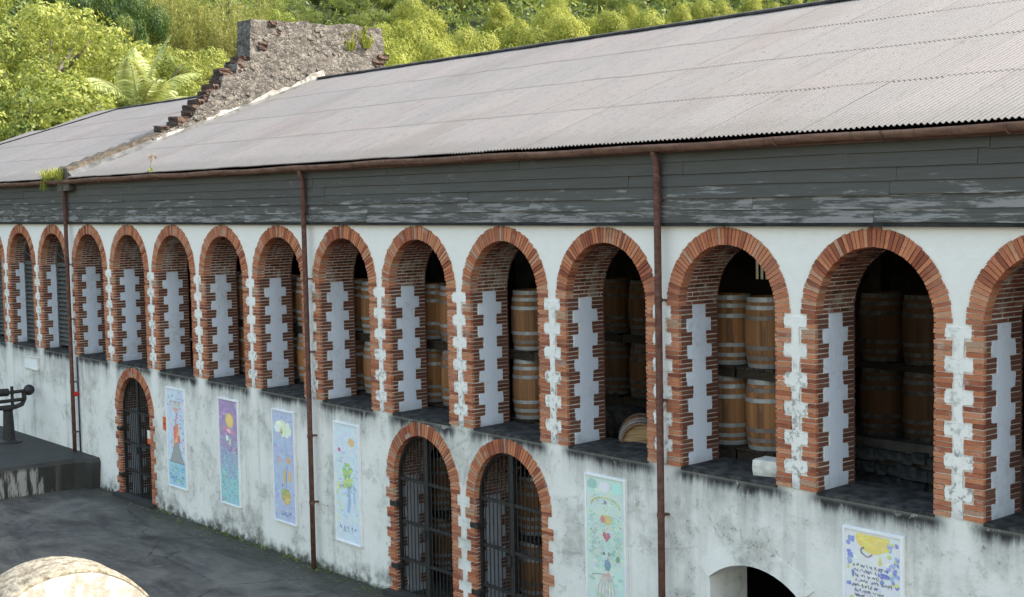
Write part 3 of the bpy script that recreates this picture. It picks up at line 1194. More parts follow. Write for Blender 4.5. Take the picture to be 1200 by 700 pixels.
# hipped far roof
x = XGAB0 - .03 - .83
while x > -16.4:
    for r_ in range(ROWS):
        ya = YEAVE + SV.y * r_ * RLEN
        # hip line in plan runs from (-15.45, YEAVE) to (-8.6, YRIDGE)
        fx = lambda y: -15.45 + (y - YEAVE) * (6.85 / (YRIDGE - YEAVE))
        y_lo, y_hi = ya, ya + SV.y * (RLEN + .12)
        if x + .87 < fx(y_lo):
            continue
        if x > fx(y_hi):
            lay(x, r_, SM, c_)
        else:
            o = lay(x, r_, SM.copy(), c_)
            bm = bmesh.new()
            bm.from_mesh(o.data)
            inv = o.matrix_local.inverted()
            pa = inv @ Vector((-15.45, YEAVE, ZEAVE))
            pb = inv @ Vector((-8.6, YRIDGE, ZRIDGE))
            d = (pb - pa)
            nrm = Vector((d.y, -d.x, 0)).normalized()
            bmesh.ops.bisect_plane(bm, geom=bm.verts[:] + bm.edges[:] + bm.faces[:], plane_co=pa, plane_no=nrm, clear_inner=True)
            bm.to_mesh(o.data)
            bm.free()
            if len(o.data.polygons) == 0:
                bpy.data.objects.remove(o)
    x -= .83
    c_ += 1
mb = MB()
mb.face([(-15.42, YEAVE, ZEAVE - .06), (-8.55, YRIDGE, ZRIDGE - .05), (-15.42, 13.45, ZEAVE - .06)])
mb.face([(-15.42, 13.45, ZEAVE - .06), (-8.55, YRIDGE, ZRIDGE - .05), (XGAB0, YRIDGE, ZRIDGE - .05), (XGAB0, 13.45, ZEAVE - .06)])
mb.face([(XGAB1, 13.45, ZEAVE), (XGAB1, YRIDGE, ZRIDGE), (X_R + .3, YRIDGE, ZRIDGE), (X_R + .3, 13.45, ZEAVE)])
mb.build('rear_slope', 'roof', deck, fix=False)
mb = MB()
mb.bar((XGAB1, YRIDGE, ZRIDGE + .035), (X_R + .3, YRIDGE, ZRIDGE + .035), .20, .09, seg=8)
mb.build('ridge_cap', 'ridge', deck)
mb = MB()
mb.bar((-8.7, YRIDGE, ZRIDGE + .03), (XGAB0, YRIDGE, ZRIDGE + .03), .18, .08, seg=8)
mb.build('ridge_cap', 'ridge', deck)
mb = MB()
mb.bar((-15.5, YEAVE, ZEAVE + .03), (-8.6, YRIDGE, ZRIDGE + .04), .15, .05, seg=8)
mb.build('hip_cap', 'ridge', deck)

# --- ruined gable wall ------------------------------------------------------------
RU = empty('ruined_gable_wall', (3.56, 6.5, 6.8), 'ruined stone gable wall with stepped broken edge rising above the roof', 'wall')
prof = [(1.9, 8.15), (2.2, 8.30), (2.62, 8.52), (3.0, 8.72), (3.1, 8.98), (3.42, 9.08), (3.5, 9.35), (3.78, 9.44), (3.84, 9.74), (4.2, 9.82),
        (4.25, 10.1), (4.62, 10.16), (4.66, 11.20), (5.1, 11.22), (5.6, 11.19), (6.2, 11.24), (6.9, 11.20), (7.6, 11.25), (8.1, 11.2), (8.62, 11.22), (8.66, 10.2), (8.72, 9.2), (8.72, 7.0), (1.9, 7.0)]
bm = bmesh.new()
vs = [bm.verts.new((XGAB1, y, z)) for y, z in prof]
f0 = bm.faces.new(vs)
ex = bmesh.ops.extrude_face_region(bm, geom=[f0])
for v in [g_ for g_ in ex['geom'] if isinstance(g_, bmesh.types.BMVert)]:
    v.co.x = XGAB0
bmesh.ops.triangulate(bm, faces=bm.faces[:])
bmesh.ops.subdivide_edges(bm, edges=[e for e in bm.edges if e.calc_length() > .5], cuts=6, use_grid_fill=True)
bmesh.ops.triangulate(bm, faces=bm.faces[:])
bmesh.ops.subdivide_edges(bm, edges=[e for e in bm.edges if e.calc_length() > .22], cuts=1)
bmesh.ops.recalc_face_normals(bm, faces=bm.faces[:])
from mathutils import noise as mn
for v in bm.verts:
    d = mn.noise_vector(v.co * 3.1) * .035 + mn.noise_vector(v.co * 8) * .018
    v.co += d
me = bpy.data.meshes.new('masonry')
bm.to_mesh(me)
bm.free()
me.materials.append(M['stone'])
core = place('masonry', me, RU)
core.matrix_parent_inverse = RU.matrix_world.inverted()
core.location = (-3.56, -6.5, -6.8)


def rock(w_, d_, h_, mat, seed, cuts=1):
    bm = bmesh.new()
    bmesh.ops.create_cube(bm, size=1)
    bmesh.ops.subdivide_edges(bm, edges=bm.edges[:], cuts=cuts, use_grid_fill=True)
    for v in bm.verts:
        n = v.co.normalized()
        v.co = v.co * (.90 if mat == 'stub' else .78) + n * (.05 if mat == 'stub' else .16)
        v.co += mn.noise_vector(v.co * 2.3 + Vector((seed, seed * 1.7, 0))) * .10 + mn.noise_vector(v.co * 7 + Vector((seed, 0, 0))) * .05
        v.co = Vector((v.co.x * w_, v.co.y * d_, v.co.z * h_))
    me = bpy.data.meshes.new('stone')
    bm.to_mesh(me)
    bm.free()
    me.materials.append(M[mat])
    return me


rocks = [rock(.10, random.uniform(.08, .18), random.uniform(.055, .11), 'rubble', k * 3.3, 2) for k in range(14)]


def inside(y, z):
    c = False
    for i in range(len(prof)):
        (y0, z0), (y1, z1) = prof[i - 1], prof[i]
        if (z0 > z) != (z1 > z) and y < (y1 - y0) * (z - z0) / (z1 - z0) + y0:
            c = not c
    return c


RUo = Vector((3.56, 6.5, 6.8))
cnt = 0
U0 = random.uniform
z = 8.3
while z < 11.15:
    y = 2.2 + random.uniform(0, .2)
    while y < 8.6:
        zroof = ZEAVE + (min(y, 2 * YRIDGE - y) - YEAVE) / (YRIDGE - YEAVE) * (ZRIDGE - ZEAVE)
        if z > zroof + .05 and inside(y, z + .07) and inside(y - .1, z) and inside(y + .1, z) and random.random() < .40 and cnt < 260:
            o = place('stone', rocks[random.randrange(14)], RU)
            o.location = Vector((XGAB1 - .034 + U0(-.012, .012), y, z + U0(-.05, .05))) - RUo
            o.rotation_euler = (random.uniform(-.7, .7), 0, 0)
            o.scale = [random.uniform(.75, 1.15) for _ in range(3)]
            cnt += 1
        y += random.uniform(.13, .32)
    z += .125
# broken brick stumps on the steps, two bricks tall, and on the crest
stubs = [rock(random.uniform(.5, .68), random.uniform(.2, .36), random.uniform(.13, .20), 'stub', k * 5.1 + 1, 3) for k in range(8)]
for y, z in ((2.35, 8.42), (2.78, 8.66), (2.68, 8.52), (3.17, 8.95), (3.12, 8.80), (3.24, 9.08), (3.58, 9.32), (3.54, 9.18), (3.64, 9.46), (3.95, 9.72),
             (3.88, 9.58), (4.0, 9.86), (4.42, 10.08), (4.40, 9.95), (4.5, 10.2), (5.3, 11.1), (5.36, 10.92), (5.2, 10.75), (5.0, 10.55), (8.5, 10.3), (8.6, 10.45), (8.45, 10.15)):
    o = place('brick_stump', stubs[random.randrange(8)], RU)
    o.location = Vector((3.60 if y < 5 else 3.66, y, z)) - RUo
    o.rotation_euler = (random.uniform(-.1, .1), random.uniform(-.1, .1), random.uniform(-.15, .15))
# white mortar fillet along the foot of the ruin
mb = MB()
pts = []
for k in range(25):
    y = 2.0 + (6.75 - 2.0) * k / 24
    zr = ZEAVE + (y - YEAVE) / (YRIDGE - YEAVE) * (ZRIDGE - ZEAVE)
    pts.append((y, zr + .03, .09 + .05 * math.sin(k * .9) + .10 * (k / 24) ** 2 + .03 * math.sin(k * 2.9)))
for (y0, z0, h0), (y1, z1, h1) in zip(pts[:-1], pts[1:]):
    mb.hexa([(XGAB1 - .05, y0, z0), (XGAB1 + .07, y0, z0), (XGAB1 + .07, y1, z1), (XGAB1 - .05, y1, z1),
             (XGAB1 - .05, y0, z0 + h0), (XGAB1 + .02, y0, z0 + h0 * .85), (XGAB1 + .02, y1, z1 + h1 * .85), (XGAB1 - .05, y1, z1 + h1)])
o = mb.build('mortar_fillet', 'fillet', RU)
o.location = -RUo
# coping of the gable parapet
mb = MB()
n = 24
for k in range(n):
    ya, yb = -.22 + 2.5 * k / n, -.22 + 2.5 * (k + 1) / n
    q = lambda y: ZEAVE + (y - YEAVE) / (YRIDGE - YEAVE) * (ZRIDGE - ZEAVE)
    h0 = .22 + .03 * math.sin(k * 2.1)
    h1 = .22 + .03 * math.sin((k + 1) * 2.1)
    mb.hexa([(XGAB0, ya, q(ya) - .3), (XGAB1, ya, q(ya) - .3), (XGAB1, yb, q(yb) - .3), (XGAB0, yb, q(yb) - .3),
             (XGAB0, ya, q(ya) + h0), (XGAB1 - .08, ya, q(ya) + h0), (XGAB1 - .08, yb, q(yb) + h1), (XGAB0, yb, q(yb) + h1)])
o = mb.build('coping', 'coping', RU)
o.location = -RUo
# sheet flashing between roof and parapet
mb = MB()
qa = lambda y: ZEAVE + (y - YEAVE) / (YRIDGE - YEAVE) * (ZRIDGE - ZEAVE)
mb.hexa([(XGAB1 - .06, -.2, qa(-.2) + .0), (XGAB1 + .16, -.2, qa(-.2) + .0), (XGAB1 + .16, 6.55, qa(6.55)), (XGAB1 - .06, 6.55, qa(6.55)),
         (XGAB1 - .06, -.2, qa(-.2) + .13), (XGAB1 + .12, -.2, qa(-.2) + .04), (XGAB1 + .12, 6.55, qa(6.55) + .04), (XGAB1 - .06, 6.55, qa(6.55) + .13)])
o = mb.build('flashing', 'flash', RU)
o.location = -RUo

# ------------------------------------------------------------------ barrels
BH = 0.93


def brad(z):
    t = (z - BH / 2) / (BH / 2)
    return 0.315 - 0.045 * t * t


def make_barrel():
    root = empty('barrel', (0, 0, 0))
    mb = MB()
    prof_ = [(brad(BH) - .022, BH - .045), (brad(BH) - .018, BH), (brad(BH), BH)] + [(brad(BH * (1 - k / 10)), BH * (1 - k / 10)) for k in range(1, 11)] + [(brad(0) - .018, 0), (brad(0) - .022, .045)]
    mb.lathe(prof_, 26)
    mb.build('staves', 'oak', root, smooth=True)
    for z in (.045, BH - .045):
        mb = MB()
        mb.lathe([(brad(z) - .02, z), (.0001, z)], 26)
        mb.build('head', 'head', root)
    for z0, hw in ((.03, .034), (.135, .03), (.27, .03), (BH - .27, .03), (BH - .135, .03), (BH - .03, .034)):
        mb = MB()
        a, b = z0 - hw * .9, z0 + hw * .9
        mb.lathe([(brad(a) + .001, a), (brad(a) + .006, a), (brad(b) + .006, b), (brad(b) + .001, b)], 26)
        mb.build('hoop', 'hoop', root, smooth=False)
    return root


proto = make_barrel()
used = [False]


def barrel(loc, label, group='oak barrels stored in the warehouse', rot=None, dark=False):
    o = proto if not used[0] else copy_tree(proto)
    used[0] = True
    tag(o, label, 'barrel', group)
    o.location = loc
    o.rotation_euler = rot or (random.uniform(-.012, .012), random.uniform(-.012, .012), random.uniform(0, 6.28))
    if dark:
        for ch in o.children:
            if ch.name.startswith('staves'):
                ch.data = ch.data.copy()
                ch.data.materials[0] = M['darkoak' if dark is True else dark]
            elif ch.name.startswith('hoop'):
                ch.data = ch.data.copy()
                ch.data.materials[0] = M['iron' if dark is True else 'hoop_shaded']
    return o


def dunnage(x, y, z, label, w_=.62, h_=.15):
    r = empty('pallet', (x, y, z), label, 'pallet', 'dunnage under the barrels')
    for s in (-1, 1):
        mb = MB()
        mb.box(-w_ / 2 - .03, w_ / 2 + .03, s * .22 - .05, s * .22 + .05, 0.0, h_ - .03)
        mb.build('runner', 'timber', r)
    for k in range(4):
        mb = MB()
        mb.box(-w_ / 2 + k * w_ / 4 + .01, -w_ / 2 + (k + 1) * w_ / 4 - .01, -.3, .3, h_ - .03, h_)
        mb.build('board', 'timber', r)


ZF, FL = 2.99, 2.75
spots = {9.31: 'the arch over the flower painting beyond the middle downpipe', 11.66: 'the arch before the middle downpipe', 14.0: 'the first arch past the middle downpipe',
         16.36: 'the arch above one of the twin gates', 19.06: 'the arch above the other twin gate'}
cols = [8.60, 9.31, 10.05, 10.80, 11.66, 12.42, 13.22, 14.0, 14.75, 15.55, 16.36, 17.1, 19.06, 19.8]
names = {9.31: 'third arch beyond the middle downpipe, counted from it', 11.66: 'arch that the middle downpipe overlaps', 14.0: 'arch above the lime tree painting',
         16.36: 'arch over the gate nearest the middle downpipe', 19.06: 'arch over the gate nearest the heart painting'}
names[9.31] = 'arch between purple and volcano paintings'
for x in cols:
    y = 1.14 + random.uniform(-.04, .04)
    for tier, z in (('lower', ZF + .12), ('upper', ZF + .12 + BH + .15)):
        if x in names:
            lab = 'banded oak barrel, %s tier, behind the %s' % (tier, names[x])
        else:
            lab = 'oak barrel on the %s tier of the row hidden mostly by the arcade piers' % tier
        barrel((x + random.uniform(-.02, .02), y, z), lab)
        if tier == 'lower':
            dunnage(x, y, FL, 'dark timber pallet on the floor under the arcade barrel row', h_=.36)
        else:
            dunnage(x, y, z - .15, 'dark timber pallet between the tiers of the arcade barrel row')
for k, x in enumerate((23.09, 23.78)):
    for tier, z in (('lower', ZF + .20), ('upper', ZF + .20 + BH + .15)):
        barrel((x, 1.28, z), 'tan %s tier barrel above the cellar vent, %s' % (tier, 'deeper in' if k == 0 else 'closer to the poem panel'))
        dunnage(x, 1.28, z - (.44 if tier == 'lower' else .15), 'timber pallet %s the tan barrels above the vent' % ('beneath' if tier == 'lower' else 'between'), .66, .44 if tier == 'lower' else .15)
for k, x in enumerate((22.38, 24.48)):
    for z in (ZF + .20, ZF + .20 + BH + .15):
        barrel((x, 1.3, z), 'oak barrel mostly hidden behind a pier next to the tan barrels above the vent')
        dunnage(x, 1.3, z - (.44 if z < 4 else .15), 'timber pallet mostly hidden behind a pier next to the tan barrels', .66, .44 if z < 4 else .15)
# shadowed stacks further back behind the arch with the lying barrels
for k, x in enumerate((18.9, 19.6, 20.3)):
    for tier, z in (('lower', ZF + .12), ('upper', ZF + .12 + BH + .15)):
        barrel((x - .9, 4.0, z), 'shadowed %s tier barrel, %s stack behind the two lying barrels' % (tier, ('farthest', 'middle', 'closest')[k]), dark='oak_shaded')
        dunnage(x - .9, 4.0, z - (.36 if tier == 'lower' else .15), 'pallet in the shadowed stack behind the lying barrels', h_=.36 if tier == 'lower' else .15)
# two barrels lying on their sides
barrel((21.12, 1.48, FL + .318), 'barrel lying on its side with pale head facing out of the arch', rot=(0, R(90), R(-44)))
barrel((20.45, 1.06, FL + .318), 'black tarred barrel lying on its side behind the pale-headed one', rot=(0, R(90), R(80)), dark=True)
# inner stone ledge with barrels behind the wide near arch
_lm = {}


def ledge_mesh(me):
    if me.name not in _lm:
        c = me.copy()
        c.name = 'ledge_stone'
        c.materials[0] = M['sill']
        _lm[me.name] = c
    return _lm[me.name]


led = empty('stone_ledge', (25.7, 2.3, ZF), 'low dark rubble ledge inside the arch above the yellow poem panel', 'ledge')
mb = MB()
mb.box(-2.1, 2.1, -.35, 1.5, -.26, .22, 0, .02)
mb.box(-2.1, 2.1, -.35, -.05, .2, .38, 0, .03)
mb.build('core', 'inner', led)
for k in range(60):
    o = place('stone', rocks[random.randrange(14)], led)
    o.location = (-2.0 + .2 * (k % 20) + U0(-.03, .03), -.37, -.14 + .17 * (k // 20) + U0(-.03, .03))
    o.scale = (1.6, U0(1.3, 2.0), U0(1.4, 2.0))
    o.data = o.data if o.data.name.startswith('ledge') else ledge_mesh(o.data)
    o.rotation_euler = (0, 0, R(90))
for k, x in enumerate((24.16, 24.86, 25.58)):
    for tier, z in (('lower', ZF + .21), ('upper', ZF + .21 + BH + .10)):
        barrel((x, 3.2, z), 'dim %s tier barrel on the stone ledge, %s in its row' % (tier, ('deepest', 'middle', 'nearest to the far pier')[k]), dark='oak_shaded')
        if tier == 'upper':
            dunnage(x, 3.2, z - .10, 'pallet between the dim barrels on the stone ledge', .64, .10)
# ground floor barrels behind the gates
for xs2, nm in (((15.5, 16.3, 17.1), 'gate nearest the middle downpipe'), ((18.1, 18.85, 19.6), 'gate nearest the heart painting')):
    for kx, x in enumerate(xs2):
        for tier, z in (('bottom', .15), ('top', .15 + BH + .12)):
            barrel((x, 1.35, z), '%s tier oak barrel, %s stack behind the %s' % (tier, ('innermost', 'middle', 'outer')[kx], nm))
            dunnage(x, 1.35, z - .12, 'pallet under barrels behind the %s' % nm, h_=.12)
# broken lump on the sill
mb = MB()
o = tag(place('rubble_lump', rock(.42, .30, .20, 'mortar', 9.3, 2)), 'whitewashed rubble lump lying on the arch sill beside the tan barrels', 'rubble')
o.location = (24.60, .40, 3.155)
o.rotation_euler = (0, 0, .2)

# ------------------------------------------------------------------ painted panels on the wall
PH0, PH1 = 0.63, 2.73


class Art:
    def __init__(self, x0, w_=.80, z0=PH0, z1=PH1):
        self.mb, self.x0, self.w, self.z0, self.h, self.n = MB(), x0, w_, z0, z1 - z0, 0

    def pt(self, u, v, lift):
        return (self.x0 + u * self.w, -.0345 - lift, self.z0 + v * self.h)

    def bgd(self, fn, nu=10, nv=26):
        for j in range(nv):
            for i in range(nu):
                c = fn((i + .5) / nu, (j + .5) / nv)
                self.mb.face([self.pt(a / nu, b / nv, 0) for a, b in ((i, j), (i + 1, j), (i + 1, j + 1), (i, j + 1))], 0, c)

    def blob(self, u, v, ru, rv, c, n=11, wob=.2, rot=0.0):
        self.n += 1
        lift = .0006 + self.n * .000012
        p = []
        for k in range(n):
            t = 2 * math.pi * k / n
            q = 1 + random.uniform(-wob, wob)
            a, b = ru * q * math.cos(t), rv * q * math.sin(t)
            uu = u + a * math.cos(rot) - b * math.sin(rot) * self.h / self.w
            vv = v + a * math.sin(rot) * self.w / self.h + b * math.cos(rot)
            p.append(self.pt(min(.965, max(.035, uu)), min(.986, max(.014, vv)), lift))
        self.mb.face(p, 0, c)

    def poly(self, pts, c):
        self.n += 1
        self.mb.face([self.pt(u, v, .0006 + self.n * .000012) for u, v in pts], 0, c)

    def stroke(self, pts, w_, c):
        for (a, b), (c2, d) in zip(pts[:-1], pts[1:]):
            dx, dz = (c2 - a) * self.w, (d - b) * self.h
            L = math.hypot(dx, dz) or 1
            ox, oz = -dz / L * w_ / 2 / self.w, dx / L * w_ / 2 / self.h
            self.poly([(a - ox, b - oz), (c2 - ox, d - oz), (c2 + ox, d + oz), (a + ox, b + oz)], c)

    def scribble(self, u0, u1, v, c, amp=.008, w_=.008, n=None):
        """a line of cursive handwriting"""
        n = n or int((u1 - u0) * 34)
        pts = []
        for k in range(n):
            u = u0 + (u1 - u0) * k / n
            if random.random() < .16:
                if len(pts) > 1:
                    self.stroke(pts, w_, c)
                pts = []
                continue
            pts.append((u + random.uniform(-.012, .012), v + (amp if k % 2 else -amp) * random.uniform(.4, 1.5)))
        if len(pts) > 1:
            self.stroke(pts, w_, c)

    def done(self, label):
        x0, x1 = self.x0, self.x0 + self.w
        root = empty('painted_panel', (x0 + self.w / 2, 0, self.z0), label, 'painting', 'painted panels along the facade')
        off = -Vector(root.location)
        mb = MB()
        mb.box(x0, x1, -.034, .0, self.z0, self.z0 + self.h)
        a = mb.build('board', 'backing', root)
        a.location = off
        b = self.mb.build('picture', 'paint', root, fix=False)
        b.location = off
        t = .02
        for q in ((x0 - .008, x1 + .008, self.z0 + self.h - t, self.z0 + self.h + .008), (x0 - .008, x1 + .008, self.z0 - .008, self.z0 + t),
                  (x0 - .008, x0 + t, self.z0 + t, self.z0 + self.h - t), (x1 - t, x1 + .008, self.z0 + t, self.z0 + self.h - t)):
            mb = MB()
            mb.box(q[0], q[1], -.050, -.002, q[2], q[3])
            f = mb.build('frame', 'panelwhite', root)
            f.location = off


def mixc(a, b, t):
    return tuple(x * (1 - t) + y * t for x, y in zip(a, b))


def jc(c, s=14):
    return lin(*[max(0, min(255, v + random.uniform(-s, s))) for v in c])


U = random.uniform
# volcano
A = Art(8.30, .86)
A.bgd(lambda u, v: jc((196, 208, 226)) if v > .25 else jc((150, 196, 214)))
for k in range(60):
    A.blob(U(.08, .92), U(.32, .97), .03, .010, jc(random.choice(((90, 120, 190), (130, 150, 205), (200, 200, 215), (70, 90, 160)))), 7)
A.scribble(.2, .8, .86, jc((180, 150, 100)), .012, .018)
A.scribble(.22, .75, .83, jc((196, 170, 120)), .01, .018)
for k in range(22):
    A.blob(.5 + U(-.13, .13), U(.42, .6), .06, .05, jc(random.choice(((224, 90, 50), (235, 140, 60), (214, 60, 50), (240, 190, 90)))), 8, .35)
A.stroke([(.5, .58), (.46, .66), (.56, .72), (.5, .78)], .05, jc((200, 120, 120)))
A.blob(.5, .79, .18, .02, jc((215, 160, 120)))
A.poly([(.12, .25), (.88, .25), (.57, .45), (.44, .45)], jc((138, 138, 140), 4))
A.stroke([(.12, .25), (.44, .45), (.57, .45), (.88, .25), (.12, .25)], .018, jc((96, 100, 110), 3))
for k in range(40):
    A.blob(U(.1, .9), U(.04, .21), .07, .010, jc(random.choice(((90, 170, 150), (110, 180, 210), (140, 200, 170), (90, 140, 200)))), 8)
A.done('tall painted panel of an erupting grey volcano on pale blue, nearest the far gate')

# flower
A = Art(10.67)
A.bgd(lambda u, v: jc(tuple(mixc((132, 190, 196), (150, 110, 168), min(1, max(0, (v - .25) * 2.2 + U(-.2, .2)))))))
for k in range(120):
    v = U(.02, .55)
    A.blob(U(.06, .94), v, .04, .008, jc(random.choice(((110, 190, 190), (150, 205, 205), (140, 100, 165), (120, 150, 200)))), 7)
for k in range(40):
    A.blob(U(.06, .94), U(.5, .97), .07, .016, jc(random.choice(((140, 90, 160), (165, 130, 185), (180, 150, 195)))), 8)
for k in range(16):
    t = k * 2 * math.pi / 16
    A.blob(.56 + .14 * math.cos(t), .80 + .052 * math.sin(t), .07, .022, jc((226, 190, 70)), 8, .3)
A.blob(.56, .80, .14, .05, jc((232, 196, 84)))
for du, c in ((-.2, (200, 90, 140)), (.16, (205, 100, 150)), (.0, (226, 190, 200))):
    A.blob(.52 + du, .70 + U(-.01, .01), .12, .022, jc(c))
A.blob(.42, .63, .08, .03, jc((235, 235, 225)))
A.blob(.56, .60, .06, .035, jc((205, 215, 160)))
A.done('tall purple and teal painted panel with a yellow flower near its top')

# bird / dancer
A = Art(12.82)
A.bgd(lambda u, v: jc((170, 180, 214), 10))
for k in range(90):
    A.blob(U(.06, .94), U(.05, .95), .06, .010, jc(random.choice(((150, 160, 210), (190, 196, 222), (160, 185, 215)))), 7)
for k in range(26):
    A.blob(.45 + U(-.3, .3), .83 + U(-.06, .06), .12, .03, jc(random.choice(((236, 236, 226), (226, 230, 190), (214, 225, 170)))), 9, .3)
A.blob(.42, .81, .07, .03, jc((214, 190, 120)))
A.blob(.42, .80, .03, .012, jc((130, 90, 60)))
A.stroke([(.55, .72), (.6, .62), (.66, .56)], .03, jc((130, 195, 175)))
for u, v, ru, rv, c in ((.7, .56, .09, .03, (226, 170, 80)), (.28, .55, .07, .028, (206, 150, 150)), (.52, .42, .06, .07, (222, 176, 80)), (.74, .42, .07, .06, (214, 168, 110)),
                        (.55, .24, .2, .07, (196, 176, 60)), (.5, .27, .1, .04, (150, 176, 70)), (.62, .2, .1, .03, (226, 190, 80))):
    A.blob(u, v, ru, rv, jc(c))
for k in range(24):
    A.blob(.55 + U(-.16, .16), .24 + U(-.06, .06), .03, .008, jc(random.choice(((120, 130, 50), (220, 190, 70), (170, 140, 50)))), 6)
A.stroke([(.66, .52), (.60, .44), (.58, .34), (.55, .30)], .02, jc((110, 130, 190)))
A.blob(.4, .33, .03, .01, jc((60, 60, 110)))
A.scribble(.22, .82, .09, lin(70, 80, 150), .012, .010)
A.scribble(.28, .74, .07, lin(80, 90, 160), .008, .008)
A.done('tall lavender painted panel with a cream cloud and golden vase, beside the middle downpipe')

# tree
A = Art(14.99)
A.bgd(lambda u, v: jc((206, 220, 230), 8))
for k in range(70):
    A.blob(U(.06, .94), U(.15, .95), .06, .010, jc(random.choice(((190, 214, 232), (216, 226, 228), (176, 200, 226), (214, 226, 190)))), 7)
A.blob(.70, .85, .12, .035, jc((236, 190, 110)))
A.blob(.20, .77, .06, .018, jc((206, 60, 110)))
for k in range(34):
    A.blob(.52 + U(-.16, .16), .56 + U(-.10, .10), .06, .018, jc(random.choice(((190, 214, 60), (170, 206, 90), (206, 216, 70), (140, 190, 90)))), 8, .35)
for k in range(46):
    A.stroke([(a := U(.12, .85), b := U(.38, .72)), (a + U(-.06, .06), b + U(-.02, .02))], .012, jc(random.choice(((90, 110, 180), (70, 90, 160), (110, 150, 200)))))
A.scribble(.12, .88, .47, lin(96, 112, 180), .014, .010)
A.stroke([(.55, .46), (.58, .36), (.52, .26)], .09, jc((150, 176, 216)))
A.stroke([(.75, .44), (.78, .34)], .05, jc((150, 190, 224)))
for k in range(12):
    A.blob(.12 + U(-.04, .05), U(.15, .5), .04, .016, jc((222, 226, 150)))
A.scribble(.15, .90, .125, lin(66, 80, 150), .012, .012)
A.scribble(.30, .84, .10, lin(76, 90, 160), .008, .010)
A.done('tall pale painted panel with a lime green tree and blue writing, between downpipe and gate')

# heart
A = Art(21.58)
A.bgd(lambda u, v: jc((196, 216, 206), 9))
for k in range(120):
    A.blob(U(.08, .92), U(.05, .93), .06, .012, jc(random.choice(((170, 208, 190), (206, 222, 206), (186, 214, 214), (208, 216, 196), (150, 200, 180)))), 8)
A.blob(.16, .94, .12, .035, jc((140, 190, 175)))
A.blob(.80, .93, .14, .04, jc((170, 214, 216)))
A.blob(.48, .93, .14, .035, jc((216, 216, 222)))
for k in range(26):
    t = math.pi * k / 25
    A.blob(.5 + .36 * math.cos(t), .80 + .06 * math.sin(t), .02, .006, jc(random.choice(((190, 186, 70), (150, 170, 80), (206, 196, 90)))), 6)
for s in (-1, 1):
    for j in range(5):
        A.stroke([(.5 + s * .09, .70 - j * .012), (.5 + s * .26, .74 - j * .03), (.5 + s * .42, .70 - j * .04)], .008, jc((160, 196, 180)))
        A.stroke([(.5 + s * .05, .58 - j * .02), (.5 + s * .2, .54 - j * .03), (.5 + s * .36, .60 - j * .03), (.5 + s * .24, .64 - j * .02)], .007, jc((150, 190, 172)))
A.blob(.5, .83, .035, .014, jc((110, 110, 120)))
A.blob(.53, .715, .11, .035, jc((226, 196, 90)))
A.blob(.44, .715, .06, .026, jc((214, 120, 110)))
A.poly([(.52, .565), (.62, .61), (.60, .63), (.55, .632), (.52, .62), (.49, .632), (.44, .63), (.42, .61)], jc((190, 60, 84), 4))
A.blob(.45, .49, .035, .012, jc((110, 110, 90)))
A.blob(.58, .49, .03, .014, jc((120, 140, 130)))
A.blob(.80, .47, .05, .022, jc((96, 150, 110)))
A.blob(.54, .415, .085, .034, jc((80, 120, 176)))
for j in range(6):
    A.stroke([(.24 + j * .1, .10), (.30 + j * .08, .26), (.40 + j * .05, .33), (.56, .37)], .012, jc((222, 160, 146)))
A.stroke([(.14, .33), (.30, .345), (.5, .35)], .010, jc((110, 120, 130)))
for k in range(46):
    A.blob(U(.1, .9), U(.35, .88), .016, .005, jc(random.choice(((110, 120, 110), (150, 150, 90), (120, 160, 150)))), 5)
A.done('tall mint green painted panel with a small red heart, beside the near downpipe')

# poem
A = Art(26.01)
A.bgd(lambda u, v: jc((222, 220, 224), 6))
for k in range(50):
    A.blob(U(.06, .94), U(.05, .9), .07, .012, jc(random.choice(((232, 230, 228), (214, 208, 226), (226, 226, 200)))), 8)
A.poly([(.22, .975)] + [(.5 + .30 * math.cos(t), .975 + .10 * math.sin(t)) for t in [math.pi + math.pi * k / 14 for k in range(1, 14)]] + [(.78, .975)], jc((226, 200, 60), 4))
for k in range(24):
    A.blob(.5 + U(-.22, .22), .955 + U(-.05, .015), .06, .012, jc((232, 208, 76)))
for k in range(70):
    u = random.choice((U(.07, .17), U(.07, .17), U(.80, .93), U(.6, .93)))
    v = U(.1, .95) if u < .2 else U(.72, .95)
    A.blob(u, v, random.uniform(.02, .045), random.uniform(.007, .016), jc(random.choice(((120, 134, 206), (150, 160, 216), (100, 116, 200), (206, 210, 90)))), 9)
for k in range(12):
    v = .80 - k * .055
    A.scribble(.16, random.choice((.62, .78, .9)), v, lin(64, 64, 92), .0075, .0095, 40)
    A.scribble(.18, random.choice((.7, .85)), v - .027, lin(84, 86, 130), .0075, .008, 40)
A.stroke([(.36, .905), (.31, .895), (.31, .875), (.36, .865)], .014, lin(40, 40, 60))
A.stroke([(.36, .865), (.42, .855), (.47, .865), (.50, .875)], .012, lin(60, 60, 80))
A.blob(.70, .77, .10, .014, jc((90, 100, 190)))
A.done('white panel of handwritten lines with a yellow half sun and blue dots')

